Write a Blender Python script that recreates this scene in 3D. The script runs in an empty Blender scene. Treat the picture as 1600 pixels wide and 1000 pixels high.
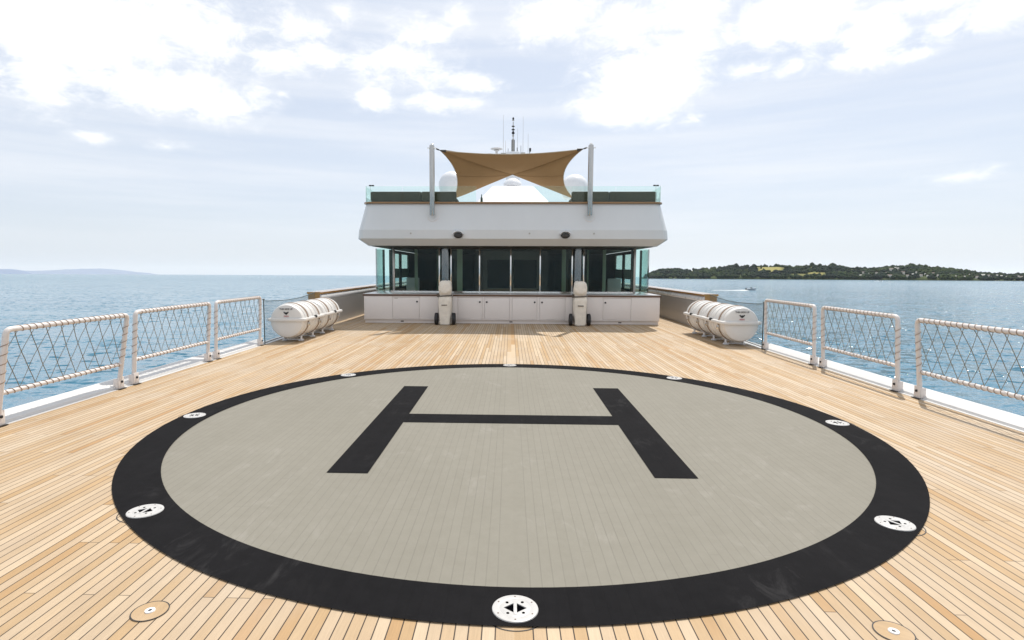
import bpy, bmesh, math, random
from math import sin, cos, pi, radians, hypot, atan2, sqrt
from mathutils import Vector, Matrix, noise
random.seed(7)
S = bpy.context.scene
COL = S.collection
rnd = random.uniform

# ------------------------------------------------------------------ camera frame
F_PX, CX, CY = 897.13, 767.28, 500.0
PITCH, ROLL, YAW, EYE = -0.0899, 0.0042, -0.0332, 1.685
TRIM = 0.0134                      # the yacht's trim against the sea
fw = Vector((sin(YAW)*cos(PITCH), cos(YAW)*cos(PITCH), sin(PITCH)))
rt = Vector((cos(YAW), -sin(YAW), 0))
up = rt.cross(fw)
rt, up = cos(ROLL)*rt+sin(ROLL)*up, cos(ROLL)*up-sin(ROLL)*rt
EYEV = Vector((0, 0, EYE))
T = Matrix.Translation(EYEV) @ Matrix.Rotation(TRIM, 4, 'X') @ Matrix.Translation(-EYEV)
T3 = T.to_3x3()
SEA_Z = EYE-6.5

def ray(u, v):                     # world direction through a photo pixel
    return (T3 @ (fw+rt*((u-CX)/F_PX)+up*((CY-v)/F_PX))).normalized()
def at(u, v, dist):                # world point at a horizontal distance
    d = ray(u, v); k = dist/hypot(d.x, d.y)
    return EYEV+d*k
def on_sea(u, v):
    d = ray(u, v); return EYEV+d*((SEA_Z-EYE)/d.z)
def azel(u, v):
    d = ray(u, v); return math.degrees(atan2(d.x, d.y)), math.degrees(math.asin(d.z))

# ------------------------------------------------------------------ materials
class NT:
    def __init__(self, tree): self.t = tree
    def n(self, typ, ins=None, **at):
        nd = self.t.nodes.new(typ)
        for k, v in at.items(): setattr(nd, k, v)
        for k, v in (ins or {}).items(): self.set(nd.inputs[k], v)
        return nd
    def set(self, sock, v):
        if isinstance(v, bpy.types.NodeSocket): self.t.links.new(v, sock)
        elif isinstance(v, bpy.types.Node): self.t.links.new(v.outputs[0], sock)
        else:
            if sock.type == 'RGBA' and len(v) == 3: v = (*v, 1)
            sock.default_value = v
    def m(self, op, a, b=None, c=None, clamp=False):
        i = {0: a}
        if b is not None: i[1] = b
        if c is not None: i[2] = c
        return self.n('ShaderNodeMath', i, operation=op, use_clamp=clamp).outputs[0]
    def vm(self, op, a, b=None, out=0):
        i = {0: a}
        if b is not None: i[1] = b
        return self.n('ShaderNodeVectorMath', i, operation=op).outputs[out]
    def mix(self, f, a, b, blend='MIX'):
        nd = self.n('ShaderNodeMix', data_type='RGBA', blend_type=blend)
        self.set(nd.inputs[0], f); self.set(nd.inputs[6], a); self.set(nd.inputs[7], b)
        return nd.outputs[2]
    def noise(self, vec, scale, detail=3, rough=.55, out=0, dist=0):
        return self.n('ShaderNodeTexNoise', {'Vector': vec, 'Scale': scale, 'Detail': detail, 'Roughness': rough, 'Distortion': dist}).outputs[out]
    def ramp(self, f, stops, interp='LINEAR'):
        nd = self.n('ShaderNodeValToRGB', {0: f}); cr = nd.color_ramp; cr.interpolation = interp
        while len(cr.elements) < len(stops): cr.elements.new(.5)
        for e, (p, c) in zip(cr.elements, stops):
            e.position = p; e.color = (*c, 1) if len(c) == 3 else c
        return nd.outputs[0]
    def smooth(self, x, a, b):
        nd = self.n('ShaderNodeMapRange', {0: x, 1: a, 2: b}, interpolation_type='SMOOTHSTEP'); return nd.outputs[0]
    def obj(self): return self.n('ShaderNodeTexCoord').outputs['Object']
    def scaled(self, v, s): return self.n('ShaderNodeMapping', {'Vector': v, 'Scale': s}).outputs[0]

def newmat(name):
    m = bpy.data.materials.new(name); m.use_nodes = True
    t = NT(m.node_tree); bs = m.node_tree.nodes['Principled BSDF']
    return m, t, bs
def paint(name, col, rough=.4, var=.12, scale=3, metal=0, spec=.5, fine=60, bump=0.0, coat=0, streak=None):
    m, t, b = newmat(name)
    o = t.obj()
    v = o if streak is None else t.scaled(o, streak)
    a = t.noise(v, scale, 5, .6); f = t.noise(o, fine, 2)
    k = t.m('ADD', t.m('MULTIPLY', t.m('SUBTRACT', a, .5), 2*var), t.m('MULTIPLY', t.m('SUBTRACT', f, .5), var*.7))
    c = t.mix(1, (*col, 1), t.n('ShaderNodeCombineColor', {0: t.m('ADD', k, 1), 1: t.m('ADD', k, 1), 2: t.m('ADD', k, 1)}), 'MULTIPLY')
    t.set(b.inputs['Base Color'], c)
    t.set(b.inputs['Roughness'], t.m('ADD', rough-.06, t.m('MULTIPLY', a, .12)))
    b.inputs['Metallic'].default_value = metal
    b.inputs['Specular IOR Level'].default_value = spec
    b.inputs['Coat Weight'].default_value = coat
    if bump:
        t.set(b.inputs['Normal'], t.n('ShaderNodeBump', {'Height': f, 'Strength': bump, 'Distance': .01}))
    return m

M = {}
M['white'] = paint('white_gelcoat', (.74, .745, .76), .28, .05, 1.5)
M['face'] = paint('white_bulwark_paint', (.63, .64, .64), .22, .07, .9, streak=(1, 1, .3))
M['locker'] = paint('pale_grey_paint', (.75, .70, .67), .35, .05, 2)
M['rail'] = paint('white_rail_paint', (.68, .63, .60), .4, .08, 9)
M['rope'] = paint('brown_lacing_rope', (.30, .21, .15), .9, .3, 30)
M['net'] = paint('hemp_net_cord', (.22, .20, .15), .9, .35, 12)
M['darknet'] = paint('dark_green_net_cord', (.08, .10, .10), .9, .3, 12)
M['black'] = paint('black_rubber', (.018, .018, .02), .6, .3, 8)
M['dark'] = paint('dark_frame', (.03, .027, .025), .4, .2, 5)
M['steel'] = paint('polished_steel', (.72, .71, .69), .1, .08, 4, metal=1)
M['panel'] = paint('grey_bulwark_panel', (.36, .35, .34), .35, .15, 2, metal=.25, streak=(1, .15, 4))
M['mirror'] = paint('dark_mirror_steel', (.20, .20, .195), .09, .1, 4, metal=1)
M['brushed'] = paint('brushed_steel', (.42, .40, .37), .32, .15, 2, metal=.75, streak=(1, .15, 4))
M['pole'] = paint('satin_pole', (.46, .45, .43), .2, .1, 3, metal=.95)
M['raft'] = paint('raft_gelcoat', (.70, .685, .66), .33, .07, 3)
M['canvas'] = paint('cream_canvas', (.76, .70, .61), .9, .2, 7, bump=.4)
M['strap'] = paint('strap_webbing', (.12, .10, .08), .8, .2, 20)
M['varnish'] = paint('varnished_teak', (.36, .19, .05), .18, .25, 5, coat=.6, streak=(6, .6, 6))
M['cap'] = paint('dark_teak_edge', (.11, .055, .03), .3, .25, 5, streak=(.6, 6, 6))
M['caplight'] = paint('teak_cap_rail', (.30, .17, .075), .3, .25, 5, streak=(.6, 6, 6))
M['counter'] = paint('grey_stone_counter', (.50, .48, .46), .18, .08, 6)
M['sofa'] = paint('olive_outdoor_fabric', (.050, .040, .022), .9, .2, 4, bump=.3)
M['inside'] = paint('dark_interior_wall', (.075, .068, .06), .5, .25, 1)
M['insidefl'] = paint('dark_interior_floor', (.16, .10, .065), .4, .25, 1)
M['green_strip'] = paint('blind_and_reflection_green', (.60, .68, .58), .8, .1, 2)  # for the side blinds and the added reflection strips
M['chair'] = paint('pale_chair_fabric', (.40, .42, .41), .8, .1, 6)
M['coaming'] = paint('coaming_paint', (.58, .575, .565), .4, .09, 2.2)
M['pit'] = paint('recess_shade_black', (.002, .002, .003), .9, .1, 5, spec=.0)  # shade inside shallow pockets and screw holes, put into the colour
M['fitting'] = paint('white_cast_fitting', (.47, .46, .445), .35, .16, 22)
M['hull'] = paint('hull_paint', (.70, .71, .72), .3, .05, .5)
M['red'] = paint('red_print', (.42, .03, .06), .5, .1, 9)
M['housewall'] = paint('house_wall', (.66, .64, .60), .8, .2, .05, fine=.3)
M['houseroof'] = paint('house_roof', (.22, .16, .14), .8, .3, .05, fine=.3)
M['foam'] = paint('foam', (.85, .87, .87), .8, .1, .3, fine=2)
M['bottle'] = paint('green_bottle_glass', (.012, .05, .02), .1, .1, 5)

def glass(name, tint, refl=.10, rough=.0, base=.022):
    m, t, b = newmat(name); m.node_tree.nodes.remove(b)
    out = m.node_tree.nodes['Material Output']
    lw = t.m('ADD', base, t.m('MULTIPLY', t.m('POWER', t.n('ShaderNodeLayerWeight', {0: .5}).outputs['Facing'], 5), .9))
    tr = t.n('ShaderNodeBsdfTransparent', {'Color': tint})
    gl = t.n('ShaderNodeBsdfGlossy', {'Color': (.9, 1, .97), 'Roughness': rough})
    f = t.m('ADD', t.m('MULTIPLY', lw, 1.0), refl*.1)
    mx = t.n('ShaderNodeMixShader', {0: f, 1: tr.outputs[0], 2: gl.outputs[0]})
    t.set(out.inputs['Surface'], mx.outputs[0]); return m
M['glass'] = glass('tinted_window_glass', (.84, .93, .88), .0)
M['sideglass'] = glass('green_side_glass', (.66, .90, .85))
M['balglass'] = glass('clear_green_glass', (.92, .985, .965), base=.012)

def sail_mat():
    m, t, b = newmat('sand_sail_cloth'); out = m.node_tree.nodes['Material Output']
    o = t.obj(); a = t.noise(o, 1.2, 4); f = t.noise(o, 140, 1)
    c = t.mix(t.m('ADD', t.m('MULTIPLY', a, .6), t.m('MULTIPLY', f, .4)), (.215, .137, .072, 1), (.31, .205, .115, 1))
    t.set(b.inputs['Base Color'], c); b.inputs['Roughness'].default_value = .95
    b.inputs['Specular IOR Level'].default_value = .02
    tl = t.n('ShaderNodeBsdfTranslucent', {'Color': (.30, .185, .085)})
    mx = t.n('ShaderNodeMixShader', {0: .15, 1: b.outputs[0], 2: tl.outputs[0]})
    t.set(out.inputs['Surface'], mx.outputs[0]); return m
M['sail'] = sail_mat()
M['hem'] = paint('sail_hem_lit_tan', (.50, .42, .31), .9, .1, 8)  # hem paler than the cloth, its lit top edge put into the colour

PITCHW, KING, PLEN = .0628, .088, 2.75
def planks(t, o):
    """teak plank layout from object coordinates -> seam mask, two random values per plank"""
    sp = t.n('ShaderNodeSeparateXYZ', {0: o})
    x, y = t.m('SUBTRACT', sp.outputs[0], .03), sp.outputs[1]
    ax = t.m('ABSOLUTE', x)
    q = t.m('DIVIDE', t.m('SUBTRACT', ax, KING), PITCHW)
    inside = t.m('LESS_THAN', q, 0)
    fl = t.m('MAXIMUM', t.m('FLOOR', q), 0); fr = t.m('SUBTRACT', q, fl)
    idv = t.m('MULTIPLY', t.m('SUBTRACT', 1, inside), t.m('ADD', fl, t.m('MULTIPLY', t.m('SIGN', x), 400.5)))
    edge = t.m('MULTIPLY', t.m('MINIMUM', t.m('ABSOLUTE', fr), t.m('ABSOLUTE', t.m('SUBTRACT', 1, fr))), PITCHW)
    seam = t.m('SUBTRACT', 1, t.smooth(edge, .0026, .0036))
    r0 = t.n('ShaderNodeTexWhiteNoise', {'W': idv}, noise_dimensions='1D').outputs[0]
    off = t.m('ADD', t.m('MULTIPLY', fl, .2), t.m('MULTIPLY', t.m('FLOOR', t.m('MULTIPLY', r0, 3)), .4))
    yy = t.m('ADD', t.m('DIVIDE', y, PLEN), off)
    sg = t.m('FLOOR', yy); fy = t.m('MULTIPLY', t.m('SUBTRACT', yy, sg), PLEN)
    butt = t.m('LESS_THAN', fy, .004)
    seam = t.m('MAXIMUM', seam, t.m('MULTIPLY', butt, t.m('SUBTRACT', 1, inside)))
    v = t.n('ShaderNodeCombineXYZ', {0: idv, 1: sg})
    wn = t.n('ShaderNodeTexWhiteNoise', {'Vector': v}, noise_dimensions='2D')
    s2 = t.n('ShaderNodeSeparateColor', {0: wn.outputs['Color']})
    return seam, s2.outputs[0], s2.outputs[1], v
def teak_mat(name='teak_planking', plug=False):
    m, t, b = newmat(name); o = t.obj()
    seam, r1, r2, pv = planks(t, o)
    if plug: seam = 0.0; r1 = .22; r2 = .4
    base = t.ramp(r1, [(0, (.375, .228, .105)), (.10, (.39, .262, .138)), (.34, (.42, .302, .183)), (.62, (.425, .320, .213)), (.9, (.49, .382, .262)), (1, (.40, .262, .132))])
    shift = t.vm('ADD', t.scaled(o, (1, .05, 1)), t.vm('SCALE', pv if not plug else o, None) if False else t.n('ShaderNodeVectorMath', {0: pv, 1: (.173, .37, 0)}, operation='MULTIPLY').outputs[0])
    g = t.noise(shift, 130, 4, .65)
    g2 = t.noise(t.scaled(o, (1, .35, 1)), 5, 4, .6)
    big = t.noise(o, .55, 4, .55)
    k = t.m('ADD', t.m('MULTIPLY', t.m('SUBTRACT', g, .5), .40), t.m('ADD', t.m('MULTIPLY', t.m('SUBTRACT', g2, .5), .30), t.m('MULTIPLY', t.m('SUBTRACT', big, .5), .22)))
    k = t.m('ADD', 1, k)
    c = t.mix(1, base, t.n('ShaderNodeCombineColor', {0: k, 1: k, 2: k}), 'MULTIPLY')
    # greyer, paler traffic wear in soft patches
    c = t.mix(t.m('MULTIPLY', t.smooth(t.noise(o, .9, 3), .45, .75), .35), c, (.46, .40, .33, 1))
    if not plug: c = t.mix(t.m('MULTIPLY', seam, .95), c, (.028, .02, .016, 1))
    t.set(b.inputs['Base Color'], c)
    t.set(b.inputs['Roughness'], t.m('ADD', .58, t.m('MULTIPLY', g, .2)))
    b.inputs['Specular IOR Level'].default_value = .3
    h = t.m('SUBTRACT', t.m('MULTIPLY', g, .15), seam)
    t.set(b.inputs['Normal'], t.n('ShaderNodeBump', {'Height': h, 'Strength': .35, 'Distance': .003}))
    return m
M['teak'] = teak_mat(); M['plug'] = teak_mat('teak_plug', True)
def pad_mat(name, c0, c1, seamcol, seamf, rough):
    m, t, b = newmat(name); o = t.obj()
    seam, r1, r2, pv = planks(t, o)
    fine = t.noise(o, 320, 2, .7); mid = t.noise(o, 9, 5, .65); big = t.noise(o, .7, 4)
    k = t.m('ADD', t.m('MULTIPLY', fine, .4), t.m('ADD', t.m('MULTIPLY', mid, .35), t.m('MULTIPLY', big, .35)))
    k = t.m('ADD', k, t.m('MULTIPLY', t.m('SUBTRACT', r1, .5), .06))
    c = t.mix(t.smooth(k, .3, .8), (*c0, 1), (*c1, 1))
    # scuffs: thin pale worn marks
    sc = t.m('MULTIPLY', t.smooth(t.noise(t.scaled(o, (1, .45, 1)), 5, 7, .72, dist=.8), .50, .72), t.smooth(t.noise(o, .8, 3), .45, .62))
    c = t.mix(t.m('MULTIPLY', sc, .30 if c0[0] > .1 else .38), c, (.34, .32, .29, 1) if c0[0] > .1 else (.055, .053, .054, 1))
    wob = t.noise(t.scaled(o, (1, .4, 1)), 2.2, 3)
    c = t.mix(t.m('MULTIPLY', seam, t.m('MULTIPLY', wob, seamf*2)), c, (*seamcol, 1))
    t.set(b.inputs['Base Color'], c)
    b.inputs['Roughness'].default_value = rough; b.inputs['Specular IOR Level'].default_value = .3 if c0[0] > .1 else .05
    hh = t.m('SUBTRACT', t.m('MULTIPLY', fine, .5), seam)
    t.set(b.inputs['Normal'], t.n('ShaderNodeBump', {'Height': hh, 'Strength': .3, 'Distance': .002}))
    return m
M['grey'] = pad_mat('grey_nonslip_paint', (.188, .176, .144), (.226, .213, .178), (.095, .088, .075), .22, .85)
M['blackpaint'] = pad_mat('black_nonslip_paint', (.007, .0068, .0075), (.013, .0125, .0135), (.005, .005, .005), .08, .85)

def sea_mat():
    m, t, b = newmat('sea_water'); g = t.n('ShaderNodeNewGeometry')
    p = g.outputs['Position']
    dist = t.vm('LENGTH', p, out=1)
    def layer(scale, s, amp, detail, seed):
        v = t.n('ShaderNodeMapping', {'Vector': p, 'Scale': s, 'Rotation': (0, 0, radians(seed)), 'Location': (seed*7.1, seed*3.3, 0)}).outputs[0]
        c = t.n('ShaderNodeTexNoise', {'Vector': v, 'Scale': scale, 'Detail': detail, 'Roughness': .6}).outputs['Color']
        c = t.vm('SUBTRACT', c, (.5, .5, .5))
        return t.n('ShaderNodeVectorMath', {0: c, 'Scale': amp}, operation='SCALE').outputs[0]
    a = t.vm('ADD', layer(.10, (1, 1.6, 1), .55, 2, 12), layer(.55, (1, 1.7, 1), 1.0, 3, -18))
    a = t.vm('ADD', a, layer(3.2, (1, 1.4, 1), 1.1, 2, 31))
    # scattered steep wavelets that catch the sun
    gm = t.m('MULTIPLY', t.smooth(t.noise(t.scaled(p, (.03, .06, 1)), 1, 2, .5), .34, .52), t.smooth(t.noise(p, .9, 1, .5), .54, .60))
    gd = t.vm('NORMALIZE', t.vm('MULTIPLY', layer(.7, (1, 1.2, 1), 1, 1, 55), (1, 1, 0)))
    gv = t.n('ShaderNodeVectorMath', {0: gd, 'Scale': t.m('MULTIPLY', gm, .66)}, operation='SCALE').outputs[0]
    # wind patches: calmer and rougher water
    patch = t.noise(t.scaled(p, (.006, .02, 1)), 1, 4, .6)
    a = t.n('ShaderNodeVectorMath', {0: a, 'Scale': t.m('ADD', .35, t.m('MULTIPLY', patch, .95))}, operation='SCALE').outputs[0]
    a = t.n('ShaderNodeVectorMath', {0: a, 'Scale': t.m('SUBTRACT', 1, t.m('MULTIPLY', gm, .75))}, operation='SCALE').outputs[0]
    a = t.vm('ADD', a, gv)
    a = t.vm('MULTIPLY', a, (1, 1, 0))
    nrm = t.vm('NORMALIZE', t.vm('ADD', a, (0, 0, 1)))
    t.set(b.inputs['Normal'], nrm)
    col = t.mix(t.noise(t.scaled(p, (.012, .03, 1)), 1, 3), (.038, .140, .220, 1), (.062, .182, .255, 1))
    t.set(b.inputs['Base Color'], col)
    b.inputs['IOR'].default_value = 1.33
    t.set(b.inputs['Roughness'], t.m('ADD', .09, t.m('MULTIPLY', t.smooth(dist, 20, 900), .05)))
    return m
M['sea'] = sea_mat()
def foliage_mat():
    m, t, b = newmat('woodland_foliage'); g = t.n('ShaderNodeNewGeometry'); p = g.outputs['Position']
    a = t.noise(p, .012, 4); f = t.noise(p, .25, 3)
    k = t.m('ADD', t.m('MULTIPLY', a, .6), t.m('MULTIPLY', f, .5))
    c = t.ramp(k, [(.34, (.003, .009, .012)), (.52, (.008, .019, .016)), (.62, (.03, .050, .018)), (.74, (.085, .10, .035))])  # darkest greens tinted blue to carry some of the haze
    t.set(b.inputs['Base Color'], c); b.inputs['Roughness'].default_value = .9; b.inputs['Specular IOR Level'].default_value = .1
    return m
M['foliage'] = foliage_mat()
def hill_mat():
    m, t, b = newmat('hill_pasture'); g = t.n('ShaderNodeNewGeometry'); p = g.outputs['Position']
    at_ = t.n('ShaderNodeAttribute', attribute_name='field')
    n1 = t.noise(p, .01, 3); n2 = t.noise(p, .08, 3)
    f = t.mix(n2, (.17, .19, .045, 1), (.34, .27, .11, 1))
    w = t.mix(n1, (.03, .05, .02, 1), (.07, .085, .03, 1))
    t.set(b.inputs['Base Color'], t.mix(at_.outputs['Fac'], w, f)); b.inputs['Roughness'].default_value = .95
    b.inputs['Specular IOR Level'].default_value = .1
    return m
M['hill'] = hill_mat()
M['farhill'] = paint('far_hill_haze_blue', (.10, .155, .29), .9, .25, .0008, spec=.05, fine=.004)  # blue of the distant haze mixed into the hill colour

# ------------------------------------------------------------------ mesh builder
class MB:
    def __init__(s): s.v = []; s.f = []; s.mi = []; s.cur = 0
    def add(s, vs, fs):
        o = len(s.v); s.v += [tuple(v) for v in vs]
        for f in fs: s.f.append([o+i for i in f]); s.mi.append(s.cur)
        return s
    def box(s, x0, x1, y0, y1, z0, z1):
        vs = [(x, y, z) for z in (z0, z1) for y in (y0, y1) for x in (x0, x1)]
        return s.add(vs, [(0, 2, 3, 1), (4, 5, 7, 6), (0, 1, 5, 4), (2, 6, 7, 3), (0, 4, 6, 2), (1, 3, 7, 5)])
    def tube(s, path, r, n=8, closed=False, caps=True, rs=None):
        P = [Vector(p) for p in path]; N = len(P); vs = []; fs = []
        prev = None
        for i in range(N):
            a = P[(i-1) % N] if (closed or i > 0) else P[i]; b = P[(i+1) % N] if (closed or i < N-1) else P[i]
            d = (b-a).normalized()
            if prev is None:
                h = Vector((0, 0, 1)) if abs(d.z) < .9 else Vector((1, 0, 0))
                e1 = d.cross(h).normalized()
            else: e1 = (prev-d*prev.dot(d)).normalized()
            prev = e1; e2 = d.cross(e1); rr = rs[i] if rs else r
            for k in range(n):
                an = 2*pi*k/n; vs.append(P[i]+e1*(cos(an)*rr)+e2*(sin(an)*rr))
        M_ = N if closed else N-1
        for i in range(M_):
            j = (i+1) % N
            for k in range(n):
                k2 = (k+1) % n; fs.append((i*n+k, i*n+k2, j*n+k2, j*n+k))
        if caps and not closed:
            fs.append(tuple(range(n))[::-1]); fs.append(tuple((N-1)*n+k for k in range(n)))
        return s.add(vs, fs)
    def loft(s, rings, closed=True, cap0=True, cap1=True):
        n = len(rings[0]); vs = [p for r in rings for p in r]; fs = []
        for i in range(len(rings)-1):
            for k in range(n if closed else n-1):
                k2 = (k+1) % n; fs.append((i*n+k, i*n+k2, (i+1)*n+k2, (i+1)*n+k))
        if cap0: fs.append(tuple(range(n))[::-1])
        if cap1: fs.append(tuple((len(rings)-1)*n+k for k in range(n)))
        return s.add(vs, fs)
    def lathe(s, prof, c=(0, 0, 0), axis='z', n=24, squash=1.0, caps=True):
        rings = []
        for r, h in prof:
            rg = []
            for k in range(n):
                a = 2*pi*k/n; p, q = r*cos(a), r*sin(a)*squash
                rg.append((c[0]+p, c[1]+q, c[2]+h) if axis == 'z' else (c[0]+p, c[1]+h, c[2]-q) if axis == 'y' else (c[0]+h, c[1]+p, c[2]+q))
            rings.append(rg)
        return s.loft(rings, True, caps, caps)
    def annulus(s, cx, cy, z, r0, r1, n=128):
        vs = []
        for k in range(n):
            a = 2*pi*k/n; vs += [(cx+r0*cos(a), cy+r0*sin(a), z), (cx+r1*cos(a), cy+r1*sin(a), z)]
        return s.add(vs, [(2*k, 2*k+1, (2*k+3) % (2*n), (2*k+2) % (2*n)) for k in range(n)])
    def disc(s, cx, cy, z, r, n=64, sy=1):
        return s.add([(cx+r*cos(2*pi*k/n), cy+r*sy*sin(2*pi*k/n), z) for k in range(n)], [tuple(range(n))])
    def prism(s, poly, z0, z1):
        return s.loft([[(x, y, z0) for x, y in poly], [(x, y, z1) for x, y in poly]])

def wloc(o):
    v = Vector((0, 0, 0))
    while o is not None: v += o.location; o = o.parent
    return v
def build(name, mb, mat, parent=None, smooth=35, bevel=0, bseg=2, loc=None, fix=True):
    me = bpy.data.meshes.new(name); off = wloc(parent) if parent else Vector(loc or (0, 0, 0))
    me.from_pydata([tuple(Vector(v)-off) for v in mb.v], [], mb.f)
    mats = mat if isinstance(mat, (list, tuple)) else [mat]
    for m in mats: me.materials.append(M[m] if isinstance(m, str) else m)
    for p, i in zip(me.polygons, mb.mi): p.material_index = min(i, len(mats)-1)
    if bevel or fix:
        bm = bmesh.new(); bm.from_mesh(me)
        bmesh.ops.remove_doubles(bm, verts=bm.verts, dist=1e-5)
        if fix: bmesh.ops.recalc_face_normals(bm, faces=bm.faces)
        if bevel:
            ed = [e for e in bm.edges if len(e.link_faces) == 2 and e.calc_face_angle(0) > radians(40)]
            bmesh.ops.bevel(bm, geom=ed, offset=bevel, segments=bseg, affect='EDGES', profile=.6, clamp_overlap=True)
        bm.to_mesh(me); bm.free()
    if smooth:
        for p in me.polygons: p.use_smooth = True
        me.set_sharp_from_angle(angle=radians(smooth))
    o = bpy.data.objects.new(name, me); COL.objects.link(o)
    if parent: o.parent = parent
    elif loc: o.location = loc
    return o
SHIP = []
def tag(o, label=None, cat=None, group=None, kind=None, ship=True):
    if label: o['label'] = label
    if cat: o['category'] = cat
    if group: o['group'] = group
    if kind: o['kind'] = kind
    if ship and o not in SHIP: SHIP.append(o)
    return o
def thing(name, loc, label, cat, group=None, ship=True):
    o = bpy.data.objects.new(name, None); o.empty_display_size = .2; COL.objects.link(o); o.location = loc
    return tag(o, label, cat, group, None, ship)
def dup(o, parent=None):
    c = o.copy(); COL.objects.link(c)
    if parent: c.parent = parent
    for ch in [x for x in bpy.data.objects if x.parent == o]: dup(ch, c)
    return c
def dup_thing(o, loc, label, rz=0, sx=None):
    c = dup(o); c.location = loc; c.rotation_euler.z = rz; c['label'] = label
    SHIP.append(c); return c
def text_mesh(txt, size):
    cu = bpy.data.curves.new('t', 'FONT'); cu.body = txt; cu.size = size; cu.align_x = 'CENTER'; cu.extrude = .001; cu.resolution_u = 2
    cu.offset = size*.012
    o = bpy.data.objects.new('t', cu); COL.objects.link(o)
    dg = bpy.context.evaluated_depsgraph_get(); me = bpy.data.meshes.new_from_object(o.evaluated_get(dg))
    mb = MB(); mb.add([tuple(v.co) for v in me.vertices], [tuple(p.vertices) for p in me.polygons])
    bpy.data.objects.remove(o); bpy.data.meshes.remove(me)
    return mb

# ------------------------------------------------------------------ sea, land
sea = MB()
rr = [0, 30, 80, 200, 500, 1200, 3000, 8000, 25000, 85000]
nn = 72; vs = []; fs = []
for r in rr[1:]:
    vs += [(r*cos(2*pi*k/nn), r*sin(2*pi*k/nn), SEA_Z) for k in range(nn)]
fs.append(tuple(range(nn)))
for i in range(len(rr)-2):
    for k in range(nn): fs.append((i*nn+k, (i+1)*nn+k, (i+1)*nn+(k+1) % nn, i*nn+(k+1) % nn))
sea.add(vs, fs)
tag(build('sea', sea, 'sea', smooth=0), kind='structure', ship=False)

def interp(pts, u):
    if u <= pts[0][0]: return pts[0][1]
    for (a, b), (c, d) in zip(pts, pts[1:]):
        if u <= c: return b+(d-b)*(u-a)/(c-a)
    return pts[-1][1]
SKY = [(1000, 433.5), (1014, 429), (1024, 422.5), (1035, 420.5), (1060, 421), (1078, 422), (1100, 420), (1125, 417.5), (1150, 415.5), (1165, 416), (1190, 416), (1215, 415.5), (1240, 418), (1270, 415.5), (1285, 416.5), (1300, 416), (1315, 417.5), (1340, 420), (1370, 420), (1395, 417.5), (1425, 415), (1445, 417.5), (1480, 420.5), (1530, 426), (1560, 428.5), (1580, 430), (1600, 429.5), (1640, 427), (1700, 424), (1800, 427), (1900, 436)]
SHORE, DEPTH = 2000, 330
FIELDS = [(1182, 1226, .36, .92, 1), (1066, 1136, .72, 1.0, .95), (1146, 1204, .80, 1.0, .8), (1264, 1298, .66, .96, .9), (1260, 1292, .10, .36, .9), (1232, 1264, .08, .26, .6), (1020, 1050, .8, 1, .5), (1328, 1346, .55, .85, .5), (1440, 1475, .6, .9, .5)]
def land(u, t_):                   # point on the right-hand hills; t_ 0 at the shore, 1 on the crest
    v = interp(SKY, u); d = SHORE+DEPTH*t_
    top = at(u, v+1.6, SHORE+DEPTH).z-SEA_Z
    top = max(top, .5)
    prof = min(1, .10+.9*(1-(1-min(t_, 1))**1.5)) if t_ > .01 else 0
    if t_ > 1: prof = 1-.5*(t_-1)
    w = noise.noise(Vector((u*.02, t_*3, 1)))*.10*(1-abs(2*min(t_, 1)-1))
    p = at(u, v, d); p.z = SEA_Z+(-.6 if t_ < .01 else .8+top*(prof+w)); return p
def field(u, t_):
    k = 0
    for a, b, c, d, s_ in FIELDS:
        e = noise.noise(Vector((u*.09, t_*9, 5)))*.25
        x = min((u-a)/8, (b-u)/8, (t_-c)/.06, (d-t_)/.06)+e
        k = max(k, min(1, max(0, x))*s_)
    return k
hb = MB(); us = [1000+3*i for i in range(301)]; ts = [0, .02, .08, .15, .22, .3, .4, .5, .6, .7, .8, .88, .94, 1, 1.15, 1.4, 1.8]
vs = [land(u, t_) for u in us for t_ in ts]
fl = [field(u, t_) for u in us for t_ in ts]
hb.add(vs, [(i*len(ts)+j, (i+1)*len(ts)+j, (i+1)*len(ts)+j+1, i*len(ts)+j+1) for i in range(len(us)-1) for j in range(len(ts)-1)])
ho = build('hills', hb, 'hill', fix=False)
att = ho.data.attributes.new('field', 'FLOAT', 'POINT')
for i, v in enumerate(fl): att.data[i].value = v
tag(ho, kind='structure', ship=False)

def blob(mb, c, rx, rz, seed):
    bm = bmesh.new(); bmesh.ops.create_icosphere(bm, subdivisions=2 if rx > 9 else 1, radius=1)
    vs = []
    for v in bm.verts:
        k = 1+.55*noise.noise(v.co*1.9+Vector((seed, seed*.7, 0)))
        vs.append((c.x+v.co.x*rx*k, c.y+v.co.y*rx*k, c.z+v.co.z*rz*k))
    fs = [tuple(x.index for x in f.verts) for f in bm.faces]; bm.free(); mb.add(vs, fs)
wb = MB(); HOUSES = [(1345, .10), (1349, .34), (1357, .22), (1370, .33), (1385, .26), (1391, .05), (1393, .50), (1399, .70), (1403, .58), (1411, .24), (1419, .08), (1427, .16), (1432, .28), (1440, .12), (1446, .22), (1450, .10), (1459, .24), (1466, .12), (1486, .3), (1494, .12), (1508, .14), (1515, .34), (1527, .12), (1536, .30), (1545, .36), (1550, .2), (1558, .42), (1565, .34), (1573, .26), (1591, .3), (1596, .18)]
cnt = 0
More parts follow.
